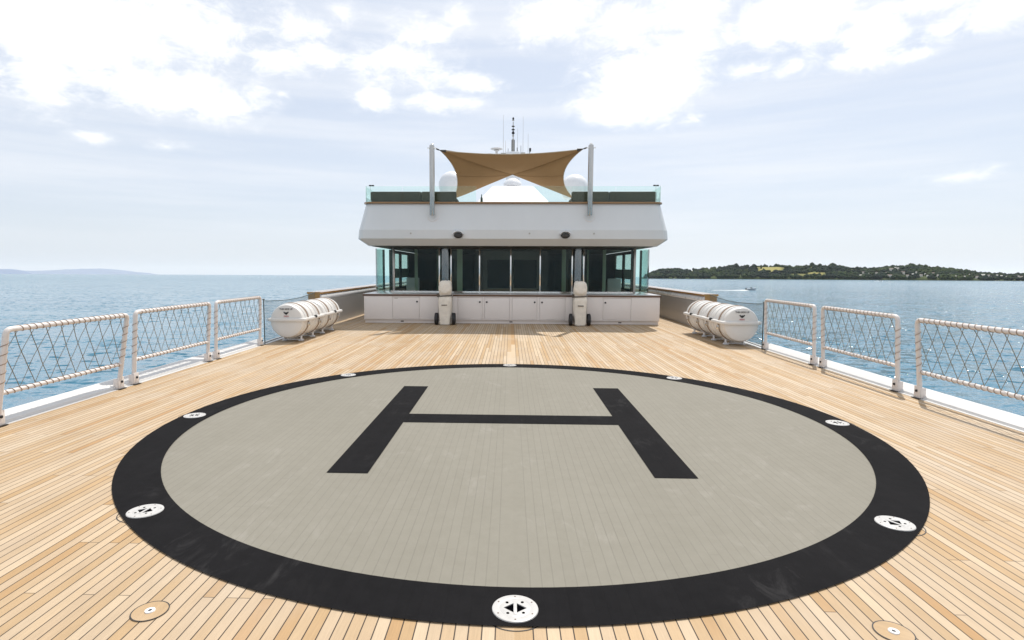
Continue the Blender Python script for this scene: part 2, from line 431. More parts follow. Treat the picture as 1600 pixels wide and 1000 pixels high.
while cnt < 4200:
    u = rnd(1008, 1850); t_ = random.random()**1.25*1.05
    if field(u, t_) > .08 and random.random() < .985: continue
    if u > 1335 and t_ < .5 and random.random() < .25: continue
    if any(abs(u-a) < 2.2 and -.03 < b-t_ < .16 for a, b in HOUSES): continue
    p = land(u, max(t_, .012)); r = rnd(3.2, 6.5)*(1.25 if random.random() < .12 else 1)
    if t_ > .9: r *= rnd(.7, 1.1)
    p.z += r*.5
    if u > 1500: r *= .75
    blob(wb, p, r*1.15, r*rnd(.8, 1.25), cnt*1.37); cnt += 1
for u, k in ((1083, 1.0), (1150, 1.2), (1147, .9), (1141, .8), (1213, 1), (1216, 1), (1222, .8), (1269, 1.4), (1271, 1), (1281, 1.2), (1298, 1.2), (1301, 1.5), (1312, 1), (1318, .8), (1423, 1.1), (1426, 1), (1590, 1)):
    p = land(u, 1); p.z += 5*k; blob(wb, p, 6*k, 6*k, u)
tag(build('woodland', wb, 'foliage', smooth=0, fix=False), 'dark green woodland covering the hills of the near shore', 'woodland', kind='stuff', ship=False)

# houses on the far shore
hm = []
for k in range(3):
    w, d, h = ((9, 7, 4.2), (12, 8, 5.5), (7, 6, 3.6))[k]
    b = MB(); b.box(-w/2, w/2, -d/2, d/2, -7, h)
    b.cur = 1; e = .6
    b.add([(-w/2-e, -d/2-e, h), (w/2+e, -d/2-e, h), (w/2+e, d/2+e, h), (-w/2-e, d/2+e, h), (-w/2-e, 0, h+2), (w/2+e, 0, h+2)], [(0, 1, 5, 4), (2, 3, 4, 5), (0, 4, 3), (1, 2, 5), (3, 2, 1, 0)])
    hm.append(build('house', b, ['housewall', 'houseroof' if k == 1 else 'housewall'], smooth=0))  # pale roofs have the sun's brightness put into their colour
BIG = {1391: 'white house low on the far shore by the water below the wooded hill', 1403: 'white house highest on the right hill slope', 1393: 'white house on the hillside left of the highest white house',
       1411: 'white house on the slope between the hill top and the shore', 1536: 'bright white house near the low right end of the far shore'}
for i, (u, t_) in enumerate(HOUSES):
    o = hm[i] if i < 3 else hm[random.randrange(3)].copy()
    if i >= 3: COL.objects.link(o)
    p = land(u, t_); p.z += 3.0; o.location = p
    d = ray(u, 430); o.rotation_euler.z = atan2(d.y, d.x)-pi/2+rnd(-.5, .5)
    o.scale = [rnd(.36, .62)]*3
    if u in BIG: o.scale = (.85, .75, .8)
    tag(o, BIG.get(u, 'small pale house among the trees of the far shore'), 'house', 'houses along the far shore', ship=False)

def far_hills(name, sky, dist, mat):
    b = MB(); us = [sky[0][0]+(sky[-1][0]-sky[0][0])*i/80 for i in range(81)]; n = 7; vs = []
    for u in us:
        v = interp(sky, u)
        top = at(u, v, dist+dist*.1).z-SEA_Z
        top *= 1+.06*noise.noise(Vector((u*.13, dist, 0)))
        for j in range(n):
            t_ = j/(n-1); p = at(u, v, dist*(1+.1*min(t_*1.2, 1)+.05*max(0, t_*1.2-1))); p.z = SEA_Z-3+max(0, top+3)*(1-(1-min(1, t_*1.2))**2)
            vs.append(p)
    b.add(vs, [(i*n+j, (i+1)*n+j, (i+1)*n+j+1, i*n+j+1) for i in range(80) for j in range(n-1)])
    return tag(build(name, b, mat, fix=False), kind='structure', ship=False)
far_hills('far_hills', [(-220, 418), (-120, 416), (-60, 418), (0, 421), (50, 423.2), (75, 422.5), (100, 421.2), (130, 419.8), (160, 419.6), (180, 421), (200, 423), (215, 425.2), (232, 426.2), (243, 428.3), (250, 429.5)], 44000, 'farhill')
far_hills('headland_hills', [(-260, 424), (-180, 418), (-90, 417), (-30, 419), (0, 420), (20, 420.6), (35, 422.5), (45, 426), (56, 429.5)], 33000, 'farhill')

# haze: one closed box of even air
HZ = MB(); HZ.box(-90000, 90000, -90000, 90000, SEA_Z-6, 1150)
hm_ = bpy.data.materials.new('haze_air'); hm_.use_nodes = True; nt = hm_.node_tree
nt.nodes.remove(nt.nodes['Principled BSDF'])
pv = nt.nodes.new('ShaderNodeVolumePrincipled'); pv.inputs['Density'].default_value = 2.0e-5; pv.inputs['Color'].default_value = (.96, .955, .965, 1); pv.inputs['Anisotropy'].default_value = .25
nt.links.new(pv.outputs[0], nt.nodes['Material Output'].inputs['Volume'])
USE_HAZE = True
if USE_HAZE: tag(build('haze', HZ, hm_, smooth=0), kind='stuff', ship=False)

# motor boats out on the water, with foam wakes
def motor_boat(u, v, L, label, head):
    p = on_sea(u, v); o = thing('motor_boat', p, label, 'boat', 'motor boats crossing the bay', ship=False)
    secs = []
    for s_, w, z0, z1 in ((-.5, .16, .0, .15), (-.25, .18, -.02, .16), (.1, .17, -.01, .19), (.35, .10, .04, .23), (.5, .01, .16, .26)):
        secs.append([(s_*L, -w*L, z1*L), (s_*L, 0, z0*L-.05*L), (s_*L, w*L, z1*L)])
    b = MB(); b.loft(secs); 
    for i, vv in enumerate(b.v): b.v[i] = tuple(Vector(vv)+p)
    build('hull', b, 'white', o)
    b = MB(); b.add([Vector(q)*L+p for q in ((-.05, -.10, .16), (-.05, .10, .16), (.10, .09, .19), (.10, -.09, .19), (-.07, -.08, .27), (-.07, .08, .27), (.0, .07, .27), (.0, -.07, .27))], [(0, 1, 2, 3), (4, 7, 6, 5), (0, 4, 5, 1), (1, 5, 6, 2), (2, 6, 7, 3), (3, 7, 4, 0)])
    build('windscreen', b, 'dark', o)
    b = MB(); b.box(p.x-.57*L, p.x-.49*L, p.y-.04*L, p.y+.04*L, p.z-.02*L, p.z+.24*L); build('outboard_motor', b, 'black', o, bevel=.02*L)
    o.rotation_euler.z = head
    return o
def wake(u0, u1, v0, v1, w, label):
    a, c = on_sea(u0, v0), on_sea(u1, v1); b = MB(); vs = []; n = 40
    d = (c-a).normalized(); q = Vector((-d.y, d.x, 0))
    for i in range(n+1):
        t_ = i/n; ctr = a.lerp(c, t_); ww = w*(.25+.75*t_)*(1+.5*noise.noise(Vector((i*.7, u0, 0))))
        for k, z in ((-1, .06), (0, .25*(.3+.7*t_)+.1*noise.noise(Vector((i*1.1, 3, 0)))), (1, .06)): vs.append(ctr+q*(ww*k)+Vector((0, 0, z)))
    b.add(vs, [(i*3+k, (i+1)*3+k, (i+1)*3+k+1, i*3+k+1) for i in range(n) for k in range(2)])
    return tag(build('wake_foam', b, 'foam', smooth=60), label, 'wake', kind='stuff', ship=False)
motor_boat(1174, 453.4, 5.2, 'small white speedboat racing right ahead of its long white wake', radians(4))
wake(1112, 1166, 453.8, 453.9, 2.6, 'long white foam trail behind the speedboat')
motor_boat(1377, 439.4, 7.0, 'tiny white motorboat far off close to the wooded shore', radians(10))
wake(1366, 1375, 439.4, 439.6, 3.0, 'short foam trail close to the wooded shore')

# ------------------------------------------------------------------ yacht: hull, deck, coaming
TE = 5.36        # teak edge
hull = MB(); ys = [-12, -10.5, -8, -4, 0, 6, 16, 30, 44, 50]
def hw_(y): return 5.60*(1-max(0, (-y-1)/11.6)**2.2) if y < -1 else 5.60
rings = []
for y in ys:
    w = max(.15, hw_(y)); rings.append([(-w, y, -.06), (-w*.97, y, -1.2), (-w*.90, y, SEA_Z+.4), (-w*.80, y, SEA_Z-1.4), (w*.80, y, SEA_Z-1.4), (w*.90, y, SEA_Z+.4), (w*.97, y, -1.2), (w, y, -.06)])
hull.loft(rings)
tag(build('yacht_hull', hull, 'hull', smooth=40), 'white yacht hull under the teak deck', 'yacht hull')
dk_ = MB()
poly = [(-min(TE, hw_(y)-.2), y) for y in ys if y < 45]+[(min(TE, hw_(y)-.2), y) for y in ys[::-1] if y < 45]
dk_.add([(x, y, 0) for x, y in poly], [tuple(range(len(poly)))])
tag(build('deck', dk_, 'teak', smooth=0), kind='structure')
for s_ in (-1, 1):
    b = MB()
    for y0, y1 in ((-4, 45),):
        b.box(*sorted((s_*TE, s_*5.60)), y0, 16.1, -.055, .006); b.box(*sorted((s_*5.37, s_*5.60)), 16.1, y1, -.055, .003)
        prof = [(5.40, .006), (5.41, .035), (5.53, .105), (5.56, .112), (5.60, .10), (5.60, .006)]
        b.loft([[(s_*x, y, z) for x, z in prof] for y in (y0, 0, 8, 12.35)])
    tag(build('deck_edge_coaming', b, 'coaming', smooth=30), 'low white coaming along the %s edge of the teak deck' % ('left' if s_ < 0 else 'right'), 'coaming', 'coamings along the deck edges')

# ------------------------------------------------------------------ helipad markings
HX, HY, RO, RI, RL = .018, 6.284, 3.72, 3.388, 3.582
pad = thing('helipad', (0, 0, 0), 'round grey helicopter landing circle with black border and black H on the teak deck', 'helipad')
b = MB(); b.disc(HX, HY, .004, RI+.002, 160); build('landing_circle', b, 'grey', pad, smooth=0)
b = MB(); b.annulus(HX, HY, .008, RI, RO, 192); build('border_ring', b, 'blackpaint', pad, smooth=0)
a1, a2, b1, b2, y1, y2, c1, c2 = -1.5171, -1.1754, 1.1578, 1.5062, -1.7438, 1.7378, -.1707, .1918
P = [(a1, y1), (a2, y1), (a2, c1), (b1, c1), (b1, y1), (b2, y1), (b2, y2), (b1, y2), (b1, c2), (a2, c2), (a2, y2), (a1, y2)]
b = MB(); b.add([(HX+x, HY+y, .008) for x, y in P], [(0, 1, 2, 9, 10, 11), (2, 3, 8, 9), (3, 4, 5, 6, 7, 8)]); build('letter_h', b, 'blackpaint', pad, smooth=0)

# flush tie-down fittings round the circle
def tie_down(loc, label):
    o = thing('tie_down_fitting', loc, label, 'tie-down', 'tie-down fittings round the helipad border')
    L = Vector(loc); n = 48; rg = []
    def hole(a):
        return 1/(abs(cos(a))/.058+abs(sin(a))/.046)
    for r_, z in ((None, .001), (None, .0062), (.074, .0070), (.077, .0058), (.080, .0070), (.108, .0066), (.113, .005), (.115, .0005)):
        rg.append([tuple(L+Vector(((r_ or hole(2*pi*k/n))*cos(2*pi*k/n), (r_ or hole(2*pi*k/n))*sin(2*pi*k/n), z))) for k in range(n)])
    b = MB(); b.loft(rg, True, False, False); build('flange', b, 'fitting', o, smooth=30)
    b = MB(); b.lathe([(.062, .0006), (.062, .0012)], L, n=24); build('pocket', b, 'pit', o)
    b = MB(); b.box(L.x-.0085, L.x+.0085, L.y-.055, L.y+.055, L.z+.003, L.z+.0085); build('cross_bar', b, 'fitting', o, bevel=.002)
    scr = None
    for q in range(10):
        if q < 6: a = 2*pi*q/6+pi/2; r, s = .096, .0042
        else: a = pi/2*(q-6)+radians(48); r, s = .066, .0078
        b = MB(); b.lathe([(s, .0062), (s, .0078), (s*.6, .0082)], L+Vector((r*cos(a)*(1 if q < 6 else .82), r*sin(a)*(1 if q < 6 else .95), 0)), n=10)
        build('screw', b, 'pit' if q > 5 else 'cap', o)  # inner four are black discs, painted as shaded screw holes
    b = MB(); b.annulus(L.x, L.y, .002, .162, .168, 64); build('seam_ring', b, 'black', o, smooth=0)
    return o
pos = [(HX+RL*sin(.0049+k*pi/4), HY-RL*cos(.0049+k*pi/4), .008) for k in range(8)]
lab = ['white tie-down fitting nearest the camera at the bottom of the black ring', 'white tie-down fitting on the near right of the black ring', 'white tie-down fitting on the far right side of the black ring',
       'white tie-down fitting on the black ring far side, right of the H', 'white tie-down fitting at the top centre of the black ring facing the deckhouse', 'white tie-down fitting on the black ring far side, left of the H', 'white tie-down fitting on the far left side of the black ring', 'white tie-down fitting on the near left of the black ring']
td = tie_down(pos[0], lab[0])
for k, rz in zip(range(1, 8), (1.0, .1, -.5, .5, -.45, .3, -.1)): dup_thing(td, pos[k], lab[k], rz if k != 1 else .55)
# round teak deck plugs
def deck_plug(loc, label):
    o = thing('deck_plug', loc, label, 'deck plate', 'round teak deck plates near the camera'); L = Vector(loc)
    b = MB(); b.disc(L.x, L.y, .004, .080, 48); build('plug', b, 'plug', o, smooth=0)
    b = MB(); b.annulus(L.x, L.y, .0045, .080, .0855, 64); build('seam', b, 'black', o, smooth=0)
    b = MB(); b.lathe([(.024, .004), (.023, .009), (.010, .009), (.009, .0085)], L, n=24, caps=False); build('socket_ring', b, 'white', o)
    b = MB(); b.disc(L.x, L.y, .0085, .010, 20, .6); build('socket_hole', b, 'black', o, smooth=0)
    return o
pl = deck_plug((-1.755, 2.62, 0), 'round teak deck plate with a small hole, left of the near tie-down'); dup_thing(pl, (1.80, 2.60, 0), 'round teak deck plate with a white ringed hole, right of the near tie-down', 1.0)

# ------------------------------------------------------------------ folding net rails
def helix(p0, p1, r, turns, n=9, ph=0):
    p0, p1 = Vector(p0), Vector(p1); d = (p1-p0).normalized(); h = Vector((0, 0, 1)) if abs(d.z) < .8 else Vector((1, 0, 0))
    e1 = d.cross(h).normalized(); e2 = d.cross(e1); N = int(turns*n)
    out = []
    for i in range(N+1):
        t_ = i/N; a = 2*pi*turns*t_+ph
        # wraps lie close together, then step along the bar
        tt = (math.floor(turns*t_)+min(1, (turns*t_ % 1)*1.0))/turns
        out.append(p0.lerp(p1, min(1, tt))+e1*cos(a)*r+e2*sin(a)*r)
    return out
def net_rail(side, y0, y1, lean, label, seed):
    rg = random.Random(seed)
    o = thing('net_rail', (side*5.40, y0, 0), label, 'safety rail', 'folding net rails along the deck edges')
    x = side*5.40; H = 1.045; zb = .36; r = .030
    # frame
    c = .055; pts = []
    pts += [(x, y0, .03), (x, y0, .5), (x, y0, H-c)]
    pts += [(x, y0+c*(1-cos(a)), H-c+c*sin(a)) for a in (pi*.125, pi*.25, pi*.375, pi*.5)]
    pts += [(x, (y0+y1)/2, H)]
    pts += [(x, y1-c*(1-sin(a)), H-c+c*cos(a)) for a in (0, pi*.125, pi*.25, pi*.375, pi*.5)]
    pts += [(x, y1, .5), (x, y1, .03)]
    b = MB(); b.tube(pts, r, 14); build('frame', b, 'rail', o, smooth=50)
    b = MB(); b.tube([(x, y0, zb), (x, y1, zb)], r*.86, 12); build('lower_rail', b, 'rail', o, smooth=50)
    # rope lacing
    b = MB(); W = y1-y0
    b.tube(helix((x, y0+.10, H), (x, y1-.06, H), r+.003, W/.098, ph=rg.random()*6), .0044, 5)
    b.tube(helix((x, y0+.05, zb), (x, y1-.05, zb), r*.86+.003, W/.092, ph=rg.random()*6), .0042, 5)
    b.tube(helix((x, y0, zb+.05), (x, y0, H-.12), r+.003, 5, 10), .0042, 5)
    b.tube(helix((x, y1, zb+.05), (x, y1, H-.12), r+.003, 5, 10), .0042, 5)
    build('lacing', b, 'rope', o, smooth=60)
    # diamond net
    b = MB(); Z0, Z1 = zb+.025, H-.03; ya, yb = y0+.03, y1-.03
    sp = .205; sl = .175/.33           # spacing along, run per rise
    k = -20
    hgt = Z1-Z0
    def wob(y, z): return x+.018*noise.noise(Vector((y*2.1, z*2.1, seed)))+side*.012*sin(pi*(z-Z0)/hgt), y+.010*noise.noise(Vector((y*4, z*4, seed+9))), z+.008*noise.noise(Vector((y*4, z*4, seed+19)))
    for d in (1, -1):
        for k in range(-12, 24):
            base = ya+k*sp+rg.uniform(-.006, .006)
            pts = []
            for i in range(13):
                t_ = i/12; y = base+d*t_*hgt*sl
                if ya <= y <= yb: pts.append(wob(y, Z0+t_*hgt))
            if len(pts) > 1:
                b.tube(pts, .0043 if d == side else .0032, 5)
    build('net', b, 'net', o, smooth=60)
    # hinge brackets and bolts
    for yy in (y0, y1):
        b = MB(); b.box(*sorted((x-side*.036, x-side*.046)), yy-.055, yy+.055, .012, .17)
        b.box(*sorted((x-side*.034, x+side*.034)), yy-.055, yy-.040, .012, .15); b.box(*sorted((x-side*.034, x+side*.034)), yy+.040, yy+.055, .012, .15)
        br = build('bracket', b, 'rail', o, bevel=.003)
        b = MB(); b.lathe([(.017, -side*.047), (.017, -side*.060), (.010, -side*.064)], (x, yy+.004, .105), 'x', 12); build('bolt', b, 'black', br)
        b = MB(); b.box(*sorted((x-side*.030, x-side*.075)), yy-.062, yy+.062, .006, .016); build('base_plate', b, 'dark', br)
    # lean the panel about its foot
    for ch in [q for q in bpy.data.objects if q.parent == o and q.name.split('.')[0] != 'bracket']:
        ch.rotation_euler.y = -side*lean
    return o
net_rail(-1, 5.75, 7.64, .17, 'white roped net rail nearest the camera on the left deck edge', 1)
net_rail(-1, 7.96, 9.98, .075, 'middle white roped net rail on the left deck edge', 2)
net_rail(-1, 10.28, 12.14, .035, 'farthest white roped net rail on the left, beside the life raft', 3)
net_rail(1, 5.72, 7.62, .10, 'white roped net rail nearest the camera on the right deck edge', 4)
net_rail(1, 8.06, 9.97, .06, 'middle white roped net rail on the right deck edge', 5)
net_rail(1, 10.27, 12.21, .04, 'farthest white roped net rail on the right, beside the life raft', 6)

# fine dark safety net between the rails and the bulwarks
def side_net(side):
    x0 = side*5.36; ya, yb = 12.30, 16.15
    o = thing('safety_net', (x0, ya, 0), 'fine dark green safety net behind the %s life rafts' % ('left' if side < 0 else 'right'), 'safety net', 'fine nets behind the life rafts')
    b = MB(); b.tube([(x0, ya, 0), (x0, ya, .98)], .012, 10); b.tube([(x0, ya, .98), (x0, ya, 1.0)], .026, 10)
    build('post', b, 'darknet', o)
    b = MB(); 
    def top(t_): return .96+.03*t_-.30*t_*(1-t_)
    def pt(t_, h): return (x0+side*(.16*t_+.02*sin(9*t_)), ya+(yb-ya)*t_, .02+h*(top(t_)-.02))
    b.tube([pt(i/24, 1) for i in range(25)], .009, 6); b.tube([pt(i/24, .02) for i in range(25)], .008, 6)
    build('edge_rope', b, 'darknet', o)
    b = MB(); n = 76
    for d in (1, -1):
        for k in range(-22, n+22):
            pts = []
            for i in range(9):
                h = i/8; t_ = (k+d*h*18)/n
                if 0 <= t_ <= 1: pts.append(pt(t_, h))
            if len(pts) > 1: b.tube(pts, .0015, 4, caps=False)
    build('mesh', b, 'darknet', o, smooth=0)
side_net(-1); side_net(1)

# ------------------------------------------------------------------ life raft canisters
def life_raft(x, y0, length, label, side, first):
    o = thing('life_raft', (x, y0, 0), label, 'life raft', 'white life raft canisters in cradles')
    R = .395; zc = .485; b = MB()
    prof = [(.01, .012), (R*.55, .006), (R*.84, .012), (R*.91, .022), (R*.94, .04), (R*.95, .07)]
    def rib(y): return [(R*.95, y-.040), (R*.995, y-.028), (R*1.005, y), (R*.995, y+.028), (R*.95, y+.040)]
    for k in range(5): prof += rib(.19+(length-.38)*k/4)
    prof += [(R*.95, length-.07), (R*.94, length-.04), (R*.91, length-.022), (R*.55, length-.006), (.01, length-.012)]
    b.lathe(prof, (x, y0, zc), 'y', 56); sh = build('canister', b, 'raft', o, smooth=30)
    # flange where the two halves meet
    b = MB(); rg = []
    for z, e in ((-.034, 0), (-.030, .032), (-.012, .042), (.016, .042), (.032, .034), (.038, .0)):
        q = []
        w, l0, l1, cr = R+e, -.012-e*.6, length+.012+e*.6, .07
        for cx_, cy_, a0 in ((w-cr, l0+cr, -90), (w-cr, l1-cr, 0), (-w+cr, l1-cr, 90), (-w+cr, l0+cr, 180)):
            for j in range(5):
                a = radians(a0+j*22.5); q.append((x+cx_+cr*cos(a), y0+cy_+cr*sin(a), zc+.03+z))
        rg.append(q)
    b.loft(rg); build('flange', b, 'raft', o, smooth=40)
    for yy in (.30, length-.30):
        b = MB()
        pts = [(x+(R*1.008)*cos(a), y0+yy, zc+R*1.008*sin(a)) for a in [2*pi*k/40 for k in range(40)]]
        for q in (-.02, .02): b.tube([(p[0], p[1]+q, p[2]) for p in pts], .007, 5, closed=True)
        st = build('strap', b, 'rope', o)  # strap coloured brown to carry the shade beside the ribs
        b = MB()
        for sx in (-1, 1): b.box(x+sx*(R+.012)-.02, x+sx*(R+.012)+.02, y0+yy-.03, y0+yy+.03, zc-.13, zc-.035)
        build('buckle', b, 'steel', st, bevel=.006)
        # cradle: a saddle on two feet
        b = MB()
        arc = [(x+(R+.016)*sin(a), y0+yy+.08, zc-(R+.016)*cos(a)) for a in [radians(-38+76*k/12) for k in range(13)]]
        for q in (-.03, .03): b.tube([(p[0], p[1]+q, p[2]) for p in arc], .012, 6)
        for sx in (-1, 1):
            b.box(x+sx*.19-.05, x+sx*.19+.05, y0+yy+.03, y0+yy+.13, .008, .024)
            b.box(x+sx*.19-.012, x+sx*.19+.012, y0+yy+.04, y0+yy+.12, .024, .155)
        b.box(x-.24, x+.24, y0+yy+.065, y0+yy+.095, .024, .045)
        build('cradle', b, 'white', o)
    b = MB(); b.lathe([(.03, -.04), (.035, -.02), (.035, .03), (.02, .05)], (x-side*(R+.03), y0+length*.52, zc+.06), 'y', 10); build('release_unit', b, 'black', o)
    # print on the near end
    tm = text_mesh('THIS SIDE UP', .052); b = MB(); b.add([(x+px_, y0-.0005+.006*0-pz, zc+.255+py_) for px_, py_, pz in tm.v], tm.f); build('lettering', b, 'black', o, smooth=0)
    e = [(-.085, .07), (-.06, .085), (-.035, .062), (-.012, .058), (0, .075), (.012, .058), (.035, .062), (.06, .085), (.085, .07), (.05, .02), (.022, .004), (0, -.018), (-.022, .004), (-.05, .02)]
    b = MB(); b.loft([[(x+px_*.72, y0+dy, zc+.155+py_*.72) for px_, py_ in e] for dy in (.006, -.002)]); build('emblem', b, 'black', o, smooth=0)
    tm = text_mesh('VIKING', .036); b = MB(); b.add([(x+px_, y0-.0005-pz, zc+.100+py_) for px_, py_, pz in tm.v], tm.f); build('lettering', b, 'red', o, smooth=0)
    return o
lr = life_raft(-5.0, 12.62, 1.36, 'white life raft canister nearest the camera on the left deck edge', -1, True)
dup_thing(lr, (-5.0, 14.12, 0), 'white life raft canister standing behind another on the left deck edge')
lr2 = life_raft(5.03, 12.58, 1.36, 'white life raft canister nearest the camera on the right deck edge', 1, True)
dup_thing(lr2, (5.03, 14.02, 0), 'white life raft canister standing behind another on the right deck edge')

# ------------------------------------------------------------------ aft bulwarks
for s_ in (-1, 1):
    o = thing('bulwark', (s_*5.5, 16.1, 0), 'white and steel bulwark with varnished cap along the %s side passage' % ('left' if s_ < 0 else 'right'), 'bulwark', 'bulwarks along the side passages')
    b = MB()
    def sec(y, ins): return [(s_*(5.50-ins), y, .007), (s_*(5.50-ins), y, .80), (s_*5.70, y, .80), (s_*5.70, y, .007)]
    b.loft([[(s_*x, y, z) for x, z in ((5.352, .004), (5.352, .775), (5.70, .78), (5.70, .004))] for y in (16.16, 20, 28, 44)]); build('inner_panel', b, 'panel', o)
    b = MB()
    prof = [(5.36, .78), (5.345, .82), (5.36, .90), (5.40, .935), (5.72, .935), (5.76, .88), (5.74, .78)]
    b.loft([[(s_*x, y, z) for x, z in prof] for y in (16.13, 20, 28, 44)]); build('moulding', b, 'white', o, smooth=50)
    b = MB()
    b.loft([[(s_*x, y, z) for x, z in ((5.35, .937), (5.35, .985), (5.37, .995), (5.74, .995), (5.76, .985), (5.76, .937))] for y in (16.08, 28, 44)])
    b.box(*sorted((s_*5.40, s_*5.72)), 16.08, 16.125, .30, .936)
    build('cap_rail', b, 'varnish', o, smooth=40)

# ------------------------------------------------------------------ locker bench in front of the glass
lk = thing('storage_locker', (0, 17.35, 0), 'long pale grey locker with six small doors below the deckhouse windows', 'locker')
def plan(hw, yf, r, yb, n=7, bow=0.0):
    pts = [(-hw, yb)]
    for k in range(n+1):
        a = pi+pi/2*k/n; pts.append((-hw+r+r*cos(a), yf+r+r*sin(a)))
    m = 9
    for k in range(1, m): x = -hw+r+(2*hw-2*r)*k/m; pts.append((x, yf-bow*(1-(x/(hw-r))**2)))
    for k in range(n+1):
        a = -pi/2+pi/2*k/n; pts.append((hw-r+r*cos(a), yf+r+r*sin(a)))
    pts.append((hw, yb)); return pts
b = MB(); b.box(-4.44, 4.47, 17.42, 19.6, .006, .112); build('toe_kick', b, 'locker', lk)
b = MB(); b.box(-4.46, 4.49, 17.372, 19.7, .112, .835); build('body', b, 'locker', lk)
b = MB(); b.box(-4.49, 4.52, 17.33, 19.72, .838, .885); build('countertop_edge', b, 'cap', lk, bevel=.006)
b = MB(); b.box(-4.475, 4.505, 17.345, 19.70, .8855, .900); build('countertop', b, 'counter', lk, bevel=.004)
g_ = .006
segs = [(-4.46, -3.58, 0), (-3.58, -2.76, 1), (-2.76, -1.59, 0), (-1.59, -.85, 1), (-.85, -.78, 0), (-.78, -.02, -1), (-.02, .06, 0), (.06, .81, 1), (.81, .89, 0), (.89, 1.66, -1), (1.66, 2.79, 0), (2.79, 3.63, -1), (3.63, 4.49, 0)]
for x0, x1, kn in segs:
    b = MB()
    if kn: b.box(x0+g_, x1-g_, 17.352, 17.370, .150, .788); 
    else: b.box(x0+g_, x1-g_, 17.352, 17.370, .118, .832)
    p_ = build('door' if kn else 'fixed_panel', b, 'locker', lk, bevel=.004)
    if kn:
        b = MB(); b.box(x0+g_, x1-g_, 17.354, 17.370, .796, .832); b.box(x0+g_, x1-g_, 17.354, 17.370, .118, .142); build('fixed_panel', b, 'locker', lk, bevel=.003)
        kx = x1-.07 if kn > 0 else x0+.07
        b = MB(); b.lathe([(.026, -.003), (.028, -.012), (.022, -.022), (.010, -.024)], (kx, 17.352, .665), 'y', 16); build('knob', b, 'black', p_)
for vx in (-3.30, .03, 3.32):
    b = MB(); b.box(vx-.045, vx+.045, 17.410, 17.419, .045, .075); build('vent', b, 'dark', lk)
b = MB(); b.box(-3.52, -3.42, 17.346, 17.3515, .755, .775); build('name_plate', b, 'brushed', lk)

# ------------------------------------------------------------------ deckhouse
dh = thing('deckhouse', (0, 18.6, 0), 'yacht deckhouse with dark wraparound windows under a white overhanging upper deck', 'deckhouse')
CXO = .03
def ring(hw, yf, r, z, yb=34): return [(x+CXO, y, z) for x, y in plan(hw, yf, r, yb)]
b = MB()
lv = [(4.32, 17.14, .22, 2.345), (4.56, 16.935, .22, 2.53), (4.565, 16.92, .22, 2.545), (4.54, 16.925, .22, 2.80), (4.53, 16.935, .22, 2.82), (4.39, 17.22, .22, 3.585)]
b.loft([ring(*l) for l in lv], True, True, True)
build('overhang', b, 'face', dh, smooth=9)
b = MB(); outer = plan(4.44, 17.16, .25, 34); inner = plan(4.28, 17.33, .2, 34)
for z0, z1 in ((3.588, 3.635),):
    n = len(outer); vs = []
    for (x, y), (x2, y2) in zip(outer, inner): vs += [(x+CXO, y, z0), (x+CXO, y, z1), (x2+CXO, y2, z1), (x2+CXO, y2, z0)]
    b.add(vs, [(i*4+k, (i+1)*4+k, (i+1)*4+(k+1) % 4, i*4+(k+1) % 4) for i in range(n-1) for k in range(4)])
build('cap_rail', b, 'caplight', dh, smooth=40, bevel=.008)
for x in (-4.45, -2.93, .55, 2.42, 4.46):
    b = MB(); yy = 16.918 if abs(x) < 4 else 17.14
    b.lathe([(.026, .02), (.026, -.006), (.014, -.012)], (x, yy, 2.70), 'y', 12); build('nozzle', b, 'brushed', dh)
for s_ in (-1, 1):                 # half round recess trims at the foot of the sail poles
    b = MB(); px_ = s_*2.295+.0
    b.tube([(px_+.155*cos(a), 17.065+.0+(.11 if False else 0)-.0+(3.24-3.585)*0+((3.21+.155*sin(a))-2.83)*.364-.127, 3.21+.155*sin(a)) for a in [radians(180+180*k/16) for k in range(17)]], .008, 6)
    build('recess_trim', b, 'locker', dh)
# soffit, floor and inner walls
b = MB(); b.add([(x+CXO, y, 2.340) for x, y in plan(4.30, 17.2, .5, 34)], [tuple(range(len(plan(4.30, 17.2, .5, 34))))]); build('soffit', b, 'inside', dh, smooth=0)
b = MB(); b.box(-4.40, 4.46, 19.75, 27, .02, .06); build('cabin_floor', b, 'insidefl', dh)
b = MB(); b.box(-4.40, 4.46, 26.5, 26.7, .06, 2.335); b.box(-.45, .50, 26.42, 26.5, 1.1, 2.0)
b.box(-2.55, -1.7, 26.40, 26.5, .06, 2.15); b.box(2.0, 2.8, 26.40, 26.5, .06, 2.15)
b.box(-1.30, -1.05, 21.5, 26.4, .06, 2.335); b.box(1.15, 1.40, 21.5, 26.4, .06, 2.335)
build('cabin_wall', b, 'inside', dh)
for s_ in (-1, 1):
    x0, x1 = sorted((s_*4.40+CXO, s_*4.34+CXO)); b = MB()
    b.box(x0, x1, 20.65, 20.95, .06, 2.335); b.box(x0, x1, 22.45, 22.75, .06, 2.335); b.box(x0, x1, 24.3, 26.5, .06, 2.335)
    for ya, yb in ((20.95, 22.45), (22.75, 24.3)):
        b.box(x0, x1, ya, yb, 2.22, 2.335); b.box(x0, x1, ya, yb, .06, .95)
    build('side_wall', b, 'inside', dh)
    b = MB(); b.box(x0, x1, 20.952, 22.448, 1.30, 1.66); b.box(x0, x1, 22.752, 24.298, 1.30, 1.66); build('blind', b, 'green_strip', dh)
    for ya, yb in ((20.95, 22.45), (22.75, 24.3)):
        for za, zb_ in ((.95, 1.30), (1.66, 2.22)):
            b = MB(); xm = (x0+x1)/2; b.add([(xm, ya, za), (xm, yb, za), (xm, yb, zb_), (xm, ya, zb_)], [(0, 1, 2, 3)]); build('side_pane', b, 'sideglass', dh, smooth=0, fix=False)
